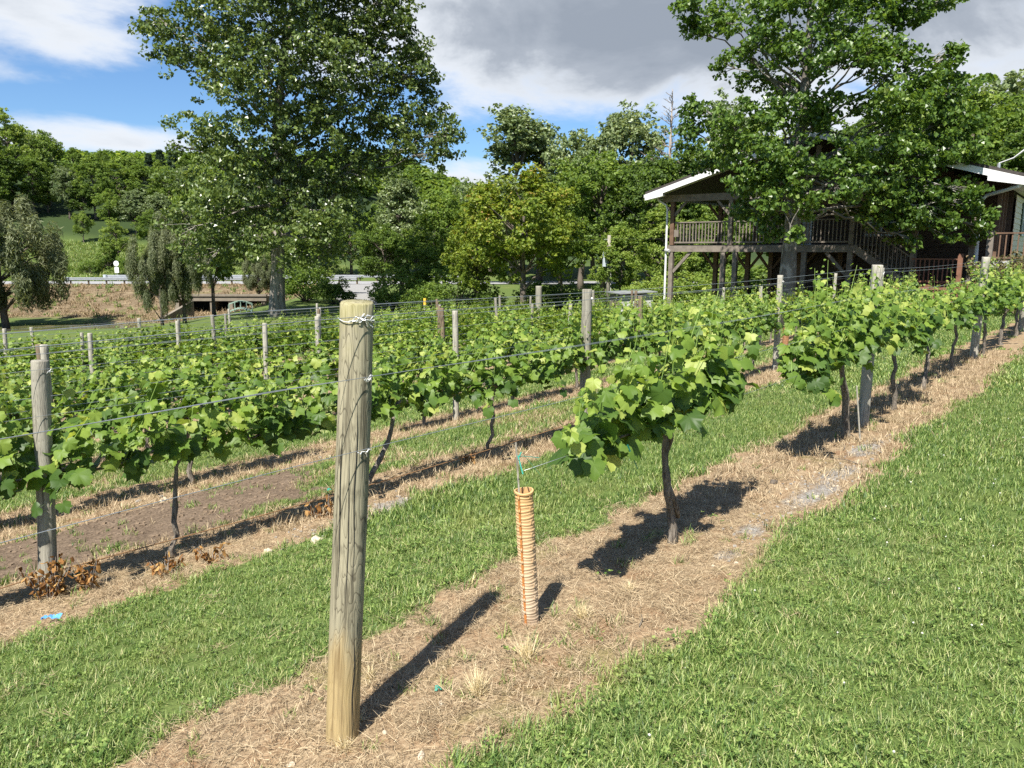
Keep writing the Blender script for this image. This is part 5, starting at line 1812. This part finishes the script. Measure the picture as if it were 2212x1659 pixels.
dirv = (b - a); dirv[2] = 0; dirv /= np.linalg.norm(dirv); nn = np.array([-dirv[1], dirv[0], 0]) * 0.15
mb = MB()
z0 = min(ga, gb) - 0.5
mb.add([a + nn - np.array([0, 0, a[2] - z0]), b + nn - np.array([0, 0, b[2] - z0]), b - nn - np.array([0, 0, b[2] - z0]), a - nn - np.array([0, 0, a[2] - z0]),
        [*(a + nn)[:2], ga + 0.25], [*(b + nn)[:2], gb + 1.35], [*(b - nn)[:2], gb + 1.35], [*(a - nn)[:2], ga + 0.25]],
       [(0, 3, 2, 1), (4, 5, 6, 7), (0, 1, 5, 4), (1, 2, 6, 5), (2, 3, 7, 6), (3, 0, 4, 7)])
tag(mb.build('wing_wall', M['concrete']), 'sloping concrete wing wall left of the culvert', 'wall')

# mint-green garden footbridge rails
c = PX(520, 668, 49.0)
e = empty('footbridge', (c[0], c[1], gzs(c[0], c[1])), rz=AZ - math.pi / 2 + 0.3)
tag(e, 'little mint-green arched garden footbridge on the lawn', 'footbridge')
for s in (-0.45, 0.45):
    pts = [(-0.7 + 1.4 * i / 8, s, 0.55 + 0.2 * math.sin(math.pi * i / 8)) for i in range(9)]
    MB().tube(pts, 0.02, 6).build('handrail', M['mint'], e)
    for i in (0, 2, 4, 6, 8):
        MB().tube([(pts[i][0], s, 0.05), pts[i]], 0.018, 6).build('rail_post', M['mint'], e)
for i in range(9):
    x = -0.62 + 1.24 * i / 8
    zb = 0.08 + 0.2 * math.sin(math.pi * (i + 0.3) / 8.6)
    MB().box((x - 0.07, -0.5, zb), (x + 0.07, 0.5, zb + 0.04)).build('plank', M['mint'], e)

# utility pole with transformer
c = PX(1313, 655, 46.0)
gz_ = gzs(c[0], c[1])
e = empty('utility_pole', (c[0], c[1], gz_), rz=AZ - math.pi / 2)
tag(e, 'wooden utility pole with grey transformer can, left of the house', 'utility pole')
ht = float(PX(1315, 508, 46.0)[2]) - gz_
MB().tube([(0, 0, -0.3), (0, 0, ht)], [0.13, 0.10], 12).build('pole', M['weathered'], e, smooth=True)
MB().tube([(0.15, -0.02, 0), (0.13, -0.02, ht * 0.62)], 0.022, 6).build('conduit', M['white_dirty'], e)
zt_ = ht * 0.60
can = MB().tube([(-0.22, -0.12, zt_ - 0.02), (-0.22, -0.12, zt_), (-0.22, -0.12, zt_ + 0.78), (-0.22, -0.12, zt_ + 0.84)], [0.15, 0.17, 0.17, 0.12], 14).build('transformer', M['grey_can'], e)
MB().tube([(-0.22, -0.12, zt_ + 0.8), (-0.22, -0.12, zt_ + 0.96), (-0.22, -0.12, zt_ + 1.04)], [0.03, 0.04, 0.015], 8).build('bushing', M['stone_grey'], can)
MB().bar((-0.3, 0, ht - 0.25), (0.08, 0, ht - 0.22), 0.05, 0.05).build('bracket', M['steel'], e)
a, b = Vector((0.03, 0, ht - 0.35)), Vector((2.6, 2.5, 0.2))
MB().tube([a, b], 0.014, 5).build('guy_wire', M['wire'], e)
for i, (lx, ly, dz_, lab) in enumerate(((-16, 8, 0.6, 'overhead service line running left from the utility pole'), (12.0, -9.0, 1.4, 'overhead service line from the utility pole to the house'))):
    mb = MB()
    pts = []
    d0 = RT * lx + FH * ly
    for k in range(15):
        f = k / 14
        pts.append((c[0] + d0[0] * f, c[1] + d0[1] * f, gz_ + ht - 0.2 + dz_ * f - 1.1 * math.sin(math.pi * f) * 0.5))
    mb.tube(pts, 0.012, 5)
    tag(mb.build('overhead_line', M['dark']), lab, 'cable')

# tall old pole stub behind the rows and yard things in front of the maple
c = PX(1163, 655, 38.0)
round_post('fence_post', c[0], c[1], float(PX(1163, 618, 38)[2]) - gzs(c[0], c[1]), 0.16, M['weathered'], 'stout weathered grey post rising behind the vine rows near the maple', None, lean=(0.02, 0), seed=5, seg=14)
c = PX(918, 660, 34.0)
o = round_post('marker_post', c[0], c[1], float(PX(918, 646, 34)[2]) - gzs(c[0], c[1]), 0.06, M['weathered_pale'], 'slim post with a yellow tip right of the big post', None, seed=6, seg=10)
hz = float(PX(918, 646, 34)[2]) - gzs(c[0], c[1])
MB().tube([(0, 0, hz - 0.25), (0, 0, hz + 0.03)], 0.066, 10).build('yellow_tip', plain_mat('yellow', (0.75, 0.45, 0.05), 0.5), o)
c = PX(1140, 690, 36.0)
for dx, mt, sz, lab in ((0.0, 'blue', 0.42, 'blue tarp bundle on the ground in front of the maple'), (1.05, 'orange', 0.34, 'orange flower clump right of the blue tarp bundle'), (-4.2, 'white_dirty', 0.3, 'white bucket-like bundle left of the blue tarp bundle')):
    x, y = c[0] + RT[0] * dx, c[1] + RT[1] * dx
    zz = float(c[2])
    rs = random.Random(int(dx * 10) + 99)
    mb = MB()
    for k in range(9):
        a = k * 0.7
        mb.tube([(0.25 * sz * math.cos(a), 0.25 * sz * math.sin(a), -0.3), (0.55 * sz * math.cos(a) * rs.uniform(0.6, 1), 0.5 * sz * math.sin(a), 0.3 * sz), (0.2 * sz * math.cos(a), 0.2 * sz * math.sin(a), sz * rs.uniform(0.5, 1.0))], [0.25 * sz, 0.33 * sz, 0.1 * sz], 7)
    ob_ = mb.build({'blue': 'tarp_bundle', 'orange': 'flower_clump', 'white_dirty': 'bucket'}[mt], M[mt], None, loc=(x, y, zz - 0.15))
    tag(ob_, lab, {'blue': 'tarp', 'orange': 'flowers', 'white_dirty': 'bucket'}[mt])
c = PX(1070, 700, 34.0)
zz = gzs(c[0], c[1])
e = empty('raised_bed', (c[0], c[1], zz), rz=AZ - math.pi / 2)
tag(e, 'low timber-edged garden bed in front of the maple', 'garden bed')
top = float(PX(1070, 694, 34)[2]) - zz
for s in range(3):
    MB().box((-2.6, -0.05, top * s / 3 + 0.003), (2.6, 0.06, top * (s + 1) / 3 - 0.01)).build('plank', M['deck_wood'], e)
MB().box((-2.55, 0.07, 0), (2.55, 1.3, top - 0.06)).build('bed_soil', M['dark'], e)

# small shed left of the house
c = PX(1375, 650, 40.0)
zz = gzs(c[0], c[1])
e = empty('garden_shed', (c[0], c[1], zz), rz=AZ - math.pi / 2 + 0.25)
tag(e, 'small low shed with pale tin roof between pole and house', 'shed')
h_ = float(PX(1375, 633, 40)[2]) - zz
for i in range(8):
    MB().box((-0.9, -0.02, (h_ - 0.1) * i / 8 + 0.004), (0.9, 0.02 + 0.004 * (i % 2), (h_ - 0.1) * (i + 1) / 8 - 0.006)).build('board', M['white_dirty'], e)
MB().box((-0.88, 0.03, 0), (0.88, 1.5, h_ - 0.12)).build('body', M['deck_wood'], e)
MB().bar((-1.05, 0.7, h_ - 0.02), (1.05, 0.7, h_ + 0.06), 1.9, 0.05).build('roof', M['steel'], e)

# brush, dead stalks and weeds over the dirt bank below the road
rng = np.random.default_rng(606)
la_ = rng.uniform(-75, -19, 9000); de_ = rng.uniform(59, 82, 9000)
keep = (de_ > 63.5) | ((la_ > -33) & (la_ < -25))
la_, de_ = la_[keep], de_[keep]
k = fbm(la_ * 0.5, de_ * 0.5, 77.0) > rng.uniform(0.2, 0.8, len(la_))
X = FH[0] * de_ + RT[0] * la_; Y = FH[1] * de_ + RT[1] * la_
BR = [src('brush', blades_mesh('brush', rng, 14, 0.3, 1.5, 0.08, 0.32, 0.045, seg=2, rlo=0, rhi=0.6, droop=0.6), M['straw']) for _ in range(4)]
tag(scatter('bank_brush', np.stack([X[k], Y[k], gz(X[k], Y[k])], 1), BR, rng.uniform(0.6, 1.4, int(k.sum())), 607), 'dead brush and stalks strewn over the dirt bank below the road', 'brush', kind='stuff')
kk = ~k & (rng.uniform(0, 1, len(la_)) < 0.10)
WD = [src('weed', blades_mesh('weed', rng, 18, 0.25, 1.2, 0.15, 0.55, 0.07, seg=2, rlo=0, rhi=0.9, droop=0.8), M['grass']) for _ in range(3)]
tag(scatter('bank_weeds', np.stack([X[kk], Y[kk], gz(X[kk], Y[kk])], 1), WD, rng.uniform(0.5, 1.3, int(kk.sum())), 608), 'green weeds dotted over the dirt bank below the road', 'weeds', kind='stuff')
la_ = rng.uniform(-85, -22, 5000); de_ = rng.uniform(91.5, 106, 5000)
X = FH[0] * de_ + RT[0] * la_; Y = FH[1] * de_ + RT[1] * la_
TG = [src('tall_grass', blades_mesh('tall_grass', rng, 22, 0.35, 0.9, 0.2, 0.6, 0.06, seg=2, rlo=0.1, rhi=0.95, droop=0.8), M['grass']) for _ in range(3)]
tag(scatter('slope_grass', np.stack([X, Y, gz(X, Y)], 1), TG, rng.uniform(0.6, 1.3, len(X)), 609), 'rough grass on the slope above the road', 'grass', kind='stuff')

# ------------------------------------------------------------------ the timber house with its deck
HA = math.atan2(-0.9988, 0.049)
h0 = LD(6.66, 32.97)
HZ = gzs(h0[0], h0[1])
HS = empty('house', (h0[0], h0[1], 0.0), rz=HA)           # local X along the front to the right, Y back, Z absolute
tag(HS, 'two-storey timber house with gabled porch, deck and outside stairs', 'house')
GZ = HZ - 0.3
rh = random.Random(71)


def hb(name, lo, hi, mat, parent=HS):
    return MB().box(lo, hi).build(name, M[mat], parent)


def hbar(name, p, q, wd, ht, mat, parent=HS, up=(0, 0, 1)):
    return MB().bar(p, q, wd, ht, up).build(name, M[mat], parent)


DZ = 1.74
# deck
hb('deck_beam', (-0.1, -0.08, 1.46), (7.45, 0.07, DZ - 0.03), 'deck_wood')
hb('side_beam', (-0.1, 0.08, 1.46), (0.05, 2.95, DZ - 0.03), 'deck_wood')
for i in range(22):
    hb('deck_board', (-0.15, 0.085 + i * 0.135, DZ - 0.028), (7.5, 0.085 + i * 0.135 + 0.125, DZ), 'deck_wood')
for i in range(10):
    hb('joist', (0.5 + i * 0.72, 0.09, 1.48), (0.55 + i * 0.72, 2.9, DZ - 0.032), 'deck_brown')
# posts and knee braces
for u in (0.08, 2.35, 2.85, 5.0, 5.55, 7.2):
    hb('lower_post', (u - 0.09, -0.06, GZ), (u + 0.09, 0.12, 1.455), 'deck_wood')
for u in (0.95, 2.4, 3.4, 4.6, 6.2):
    hb('lower_post', (u - 0.09, 2.6, GZ), (u + 0.09, 2.78, 1.455), 'deck_brown')
    for s in (-1, 1):
        hbar('brace', (u + s * 0.08, 2.69, 0.75), (u + s * 0.62, 2.69, 1.44), 0.09, 0.10, 'deck_brown')
for u, s in ((0.08, 1), (7.2, -1)):
    hbar('brace', (u + s * 0.09, 0.03, 0.62), (u + s * 0.85, 0.03, 1.45), 0.10, 0.12, 'deck_wood')
for u in (0.08, 2.6, 5.3, 7.2, 9.3, 11.05):
    mt = 'deck_brown' if u < 1 else 'deck_wood'
    hb('porch_post', (u - 0.085, -0.055, DZ if u < 8 else GZ), (u + 0.085, 0.115, 3.50), mt)
    for s in (-1, 1):
        if (u < 0.5 and s < 0) or (u > 11 and s > 0): continue
        hbar('brace', (u + s * 0.08, 0.03, 2.95), (u + s * 0.58, 0.03, 3.49), 0.08, 0.10, 'deck_wood')
for u in (1.1, 2.7):
    hb('porch_post', (u - 0.08, 2.55, DZ), (u + 0.08, 2.71, 3.5), 'deck_brown')
    for s in (-1, 1):
        hbar('brace', (u + s * 0.07, 2.63, 2.9), (u + s * 0.55, 2.63, 3.49), 0.08, 0.10, 'deck_brown')
hb('tie_beam', (-0.35, -0.075, 3.505), (11.3, 0.135, 3.78), 'deck_wood')
# railing
def railing(p, q, zb, zt_, parent, mat='deck_wood', step=0.135, post=False):
    p, q = Vector(p), Vector(q)
    L = (q - p).length
    hbar('top_rail', (p.x, p.y, zt_), (q.x, q.y, zt_), 0.09, 0.045, mat, parent)
    hbar('bottom_rail', (p.x, p.y, zb), (q.x, q.y, zb), 0.05, 0.06, mat, parent)
    n = int(L / step)
    me_ = MB().box((-0.019, -0.019, zb + 0.031), (0.019, 0.019, zt_ - 0.023)).mesh('baluster')
    me_.materials.append(M[mat])
    for i in range(1, n):
        c_ = p + (q - p) * i / n
        o_ = link('baluster', me_, parent, None, (c_.x, c_.y, 0))


for a_, b_ in ((0.18, 2.5), (2.7, 5.2), (5.4, 7.1)):
    railing((a_, 0.03, 0), (b_, 0.03, 0), DZ + 0.10, DZ + 0.92, HS)
railing((0.03, 0.15, 0), (0.03, 2.8, 0), DZ + 0.10, DZ + 0.92, HS, step=0.2)
# meter box and downpipe at the left corner
hb('meter_box', (0.22, -0.12, DZ + 0.33), (0.42, -0.02, DZ + 0.62), 'deck_wood')
MB().tube([(-0.62, 0.0, 3.72), (-0.60, 0.0, 3.60), (-0.22, -0.02, 3.38), (-0.16, -0.02, 3.2), (-0.16, -0.02, GZ)], 0.045, 8).build('downspout', M['white_paint'], HS)
MB().tube([(-0.16, -0.07, 1.52), (0.06, -0.17, 1.50)], 0.07, 8).build('elbow', M['white_dirty'], HS)
# walls of stacked planks behind the porch
nb = 30
for i in range(nb):
    z0 = GZ + (4.0 - GZ) * i / nb
    z1 = GZ + (4.0 - GZ) * (i + 1) / nb
    v0 = 3.0 + 0.012 * (i % 2)
    hb('wall_plank', (3.35 if z1 < 1.5 else 2.95, v0, z0 + 0.006), (11.85, 3.25, z1 - 0.006), 'log')
hb('wall_core', (3.4, 3.06, GZ), (11.8, 11.8, 3.75), 'log')
for i in range(12):
    hb('gable_plank', (1.2 + i * 0.36, 3.0 + 0.01 * (i % 2), 4.0 + i * 0.14), (10.6 - i * 0.36, 3.25, 4.0 + (i + 1) * 0.14 - 0.008), 'log')
# windows and door on the porch
for u, wd, z0, z1, nm_ in ((7.0, 1.15, 2.15, 3.05, 'window'), (3.9, 0.95, 1.78, 3.0, 'door')):
    f_ = MB()
    for lo, hi in (((u - 0.07, 2.94, z0), (u, 2.995, z1)), ((u + wd, 2.94, z0), (u + wd + 0.07, 2.995, z1)), ((u - 0.07, 2.94, z1 + 0.001), (u + wd + 0.07, 2.995, z1 + 0.08)), ((u - 0.07, 2.94, z0 - 0.08), (u + wd + 0.07, 2.995, z0 - 0.001)), ((u + wd / 2 - 0.025, 2.945, z0), (u + wd / 2 + 0.025, 2.99, z1)), ((u, 2.946, (z0 + z1) / 2 - 0.02), (u + wd, 2.989, (z0 + z1) / 2 + 0.02))):
        f_.box(lo, hi)
    fr = f_.build(nm_, M['white_paint'], HS)
    for k in range(2):
        MB().box((u + wd / 2 * k + 0.01, 2.965, z0 + 0.005), (u + wd / 2 * (k + 1) - 0.01, 2.975, z1 - 0.005)).build('pane', M['glass'], fr)
# gable truss
PKU, PKZ, EZ = 5.85, 5.78, 3.72
hb('king_post', (PKU - 0.09, -0.05, 3.785), (PKU + 0.09, 0.11, 5.35), 'deck_wood')
for s in (-1, 1):
    hbar('truss_brace', (PKU + s * 0.08, 0.03, 3.9), (PKU + s * 1.9, 0.03, 4.95), 0.12, 0.16, 'deck_wood')
    hbar('truss_brace', (PKU + s * 0.09, 0.03, 4.85), (PKU + s * 0.85, 0.03, 5.22), 0.10, 0.14, 'deck_wood')
    hb('truss_post', (PKU + s * 3.2 - 0.08, -0.05, 3.785), (PKU + s * 3.2 + 0.08, 0.11, 4.42), 'deck_wood')
# roof slabs, rake boards, gutters
EL, ER = -0.75, 12.45
for s, ue in ((-1, EL), (1, ER)):
    hbar('roof_slope', (PKU, 5.6, PKZ + 0.02), (ue, 5.6, EZ + 0.10), 13.0, 0.14, 'shingle')
    hbar('rake_board', (PKU - s * 0.02, -0.93, PKZ - 0.13), (ue, -0.93, EZ - 0.04), 0.035, 0.20, 'white_paint', up=(0, 0, 1))
    hbar('soffit', (PKU, -0.44, PKZ - 0.085), (ue, -0.44, EZ - 0.01), 0.9, 0.02, 'white_dirty')
    hbar('gutter', (ue + s * 0.02, -0.9, EZ + 0.0), (ue + s * 0.02, 11.9, EZ + 0.0), 0.11, 0.12, 'white_dirty')
MB().add([(ER - 1.05, -0.95, EZ + 0.02), (ER, -0.95, EZ - 0.17), (ER, -0.95, EZ + 0.02), (ER - 1.05, -0.95, EZ + 0.33), (ER - 1.05, -0.7, EZ + 0.02), (ER, -0.7, EZ - 0.17), (ER, -0.7, EZ + 0.02), (ER - 1.05, -0.7, EZ + 0.33)],
         [(0, 1, 2, 3), (7, 6, 5, 4), (0, 4, 5, 1), (1, 5, 6, 2), (2, 6, 7, 3), (3, 7, 4, 0)]).build('eave_return', M['white_paint'], HS)
MB().add([(EL + 0.8, -0.95, EZ - 0.02), (EL, -0.95, EZ - 0.17), (EL, -0.95, EZ + 0.02), (EL + 0.8, -0.95, EZ + 0.2), (EL + 0.8, -0.7, EZ - 0.02), (EL, -0.7, EZ - 0.17), (EL, -0.7, EZ + 0.02), (EL + 0.8, -0.7, EZ + 0.2)],
         [(3, 2, 1, 0), (4, 5, 6, 7), (1, 5, 4, 0), (2, 6, 5, 1), (3, 7, 6, 2), (0, 4, 7, 3)]).build('eave_return', M['white_paint'], HS)
hb('eave_soffit', (11.95, 0.02, EZ - 0.16), (ER, 11.9, EZ - 0.12), 'white_dirty')
MB().tube([(ER - 0.1, -0.8, EZ - 0.10), (ER - 0.2, -0.8, EZ - 0.2), (11.35, -0.15, 3.32), (11.2, -0.14, 3.15), (11.2, -0.14, 2.0), (11.25, -0.35, 1.2), (11.2, -0.55, -0.6)], 0.055, 8).build('downspout', M['white_paint'], HS)
# satellite arm on the right slope
MB().tube([(11.6, -0.2, EZ + 0.35), (11.6, -0.2, EZ + 0.6)], 0.05, 8).build('mast', M['steel'], HS)
MB().tube([(11.6, -0.2, EZ + 0.6), (12.0, -0.4, EZ + 0.72), (12.35, -0.5, EZ + 1.0), (12.4, -0.5, EZ + 1.12)], [0.02, 0.022, 0.03, 0.03], 7).build('antenna_arm', M['white_paint'], HS)
# cream clapboard side with shuttered window
WU = 11.93
for i in range(24):
    z0 = GZ + 1.0 + 0.2 * i
    if z0 > 3.4: break
    MB().add([(WU, 3.1, z0), (WU + 0.03, 3.1, z0), (WU + 0.008, 3.1, z0 + 0.196), (WU, 3.1, z0 + 0.196), (WU, 11.8, z0), (WU + 0.03, 11.8, z0), (WU + 0.008, 11.8, z0 + 0.196), (WU, 11.8, z0 + 0.196)],
             [(0, 1, 2, 3), (7, 6, 5, 4), (1, 5, 6, 2), (2, 6, 7, 3), (0, 4, 5, 1), (3, 7, 4, 0)]).build('siding_board', M['siding'], HS)
wv = 6.2
fr = MB().box((WU + 0.031, wv, 2.15), (WU + 0.07, wv + 0.08, 3.25)).box((WU + 0.031, wv + 0.92, 2.15), (WU + 0.07, wv + 1.0, 3.25)).box((WU + 0.031, wv, 3.251), (WU + 0.07, wv + 1.0, 3.33)).box((WU + 0.031, wv, 2.07), (WU + 0.07, wv + 1.0, 2.149)).box((WU + 0.031, wv + 0.081, 2.67), (WU + 0.065, wv + 0.919, 2.73)).build('window', M['white_paint'], HS)
MB().box((WU + 0.034, wv + 0.081, 2.151), (WU + 0.045, wv + 0.919, 2.669)).build('pane', M['glass'], fr)
MB().box((WU + 0.034, wv + 0.081, 2.731), (WU + 0.045, wv + 0.919, 3.249)).build('pane', M['glass'], fr)
for s in (wv - 0.5, wv + 1.03):
    MB().box((WU + 0.031, s, 2.07), (WU + 0.06, s + 0.45, 3.33)).build('shutter', M['shutter'], HS)
# braced side of the porch
for v_ in (0.6, 1.6, 2.6):
    hb('side_post', (11.6, v_ - 0.06, GZ), (11.72, v_ + 0.06, 3.55), 'deck_brown')
    hbar('brace', (11.66, v_, 3.0), (11.66, v_ + 0.45, 3.5), 0.07, 0.09, 'deck_brown')
# outside stairs down from the deck
n = 8
for i in range(n):
    u = 7.35 + 0.235 * i
    z = DZ - 0.165 * (i + 1)
    hb('step', (u, -0.02, z - 0.04), (u + 0.28, 1.0, z), 'deck_wood')
hbar('stringer', (7.3, -0.05, DZ - 0.12), (9.25, -0.05, DZ - 1.46), 0.05, 0.26, 'deck_wood')
hbar('stringer', (7.3, 1.03, DZ - 0.12), (9.25, 1.03, DZ - 1.46), 0.05, 0.26, 'deck_wood')
for vv in (-0.05, 1.03):
    hbar('stair_rail', (7.25, vv, DZ + 0.92), (9.2, vv, DZ - 0.42), 0.08, 0.05, 'deck_wood')
    for i in range(1, 14):
        f = i / 14
        u = 7.25 + 1.95 * f
        z = DZ - 1.34 * f
        hb('stair_baluster', (u - 0.018, vv - 0.018, z - 0.1), (u + 0.018, vv + 0.018, z + 0.9), 'deck_wood')
hb('newel_post', (9.2, -0.1, GZ), (9.34, 0.04, 1.42), 'deck_wood')
# landing and lower red deck
hb('landing', (9.2, -0.6, 0.30), (11.0, 2.6, 0.38), 'red_deck')
railing((9.35, -0.55, 0), (10.75, -0.55, 0), 0.48, 1.24, HS, 'red_deck')
hb('landing_post', (10.75, -0.62, GZ), (10.9, -0.48, 1.42), 'red_deck')
for s in (0, 2.1):
    hbar('stringer', (9.55 + s, -0.65, 0.85), (9.35 + s * 0.8, -2.9, -0.55), 0.06, 0.30, 'red_deck')
    hb('newel_post', (9.25 + s * 0.85, -3.0, GZ + 0.2), (9.4 + s * 0.85, -2.85, 0.42), 'red_deck')
for i in range(6):
    hb('step', (9.55, -1.0 - 0.33 * i, 0.26 - 0.16 * i), (11.2, -0.68 - 0.33 * i, 0.30 - 0.16 * i), 'red_deck')
railing((8.4, -3.1, 0), (11.4, -3.1, 0), -0.42, 0.34, HS, 'red_deck', 0.13)
for u in (8.35, 9.9, 11.45):
    hb('red_post', (u - 0.08, -3.18, GZ + 0.2), (u + 0.08, -3.02, 0.5), 'red_deck')
hb('lower_deck', (8.3, -3.0, -0.62), (11.5, -1.2, -0.54), 'red_deck')
# side deck on the right
hb('side_deck', (11.5, -0.9, 1.12), (15.5, 3.0, 1.2), 'deck_wood')
hb('side_deck_edge', (11.5, -0.98, 0.98), (15.5, -0.905, 1.19), 'white_dirty')
railing((11.75, -0.85, 0), (15.4, -0.85, 0), 1.30, 2.08, HS, 'deck_brown', 0.16)
for u in (11.65, 13.6, 15.4):
    hb('deck_post', (u - 0.09, -0.94, GZ + 0.6), (u + 0.09, -0.76, 2.16), 'deck_wood')

# hanging basket pot on the side deck rail (dark, red and blue)
Rm = HS.matrix_basis if False else Matrix.Translation(HS.location) @ Matrix.Rotation(HA, 4, 'Z')
pw = Rm @ Vector((14.0, -0.85, 2.10))
e = empty('flower_pot', pw)
tag(e, 'dark blue and red potted flowers standing on the side deck rail', 'flower pot')
MB().tube([(0, 0, 0), (0, 0, 0.02), (0, 0, 0.2), (0, 0, 0.24)], [0.10, 0.12, 0.17, 0.18], 14).build('pot', M['red_blue'], e)
mb = MB()
for k in range(14):
    a = k * 2.4
    r_ = 0.05 + 0.009 * k
    mb.tube([(r_ * math.cos(a), r_ * math.sin(a), 0.2), (r_ * 1.2 * math.cos(a), r_ * 1.2 * math.sin(a), 0.32), (r_ * 1.3 * math.cos(a), r_ * 1.3 * math.sin(a), 0.38)], [0.02, 0.05, 0.02], 6)
mb.build('blooms', plain_mat('bloom', (0.35, 0.03, 0.03), 0.6), e)

# shrubs by the house
p = PX(2165, 600, 22.0)
e = tree('shrub', 2165, 600, 22.5, 535, 'dense brownish shrub at the right edge behind the last vines', 'shrub', wide=0.95, crown_mat='shrub_leaf')
e = tree('shrub', 2240, 600, 23.5, 520, 'brownish shrub cut by the right picture edge', 'shrub', wide=1.0, crown_mat='shrub_leaf')
tree('shrub', 1905, 640, 25.0, 600, 'dark green shrub below the red deck', 'shrub', wide=0.9)
tree('shrub', 2090, 640, 24.0, 590, 'pale green shrub at the foot of the right downspout', 'shrub', wide=0.8)
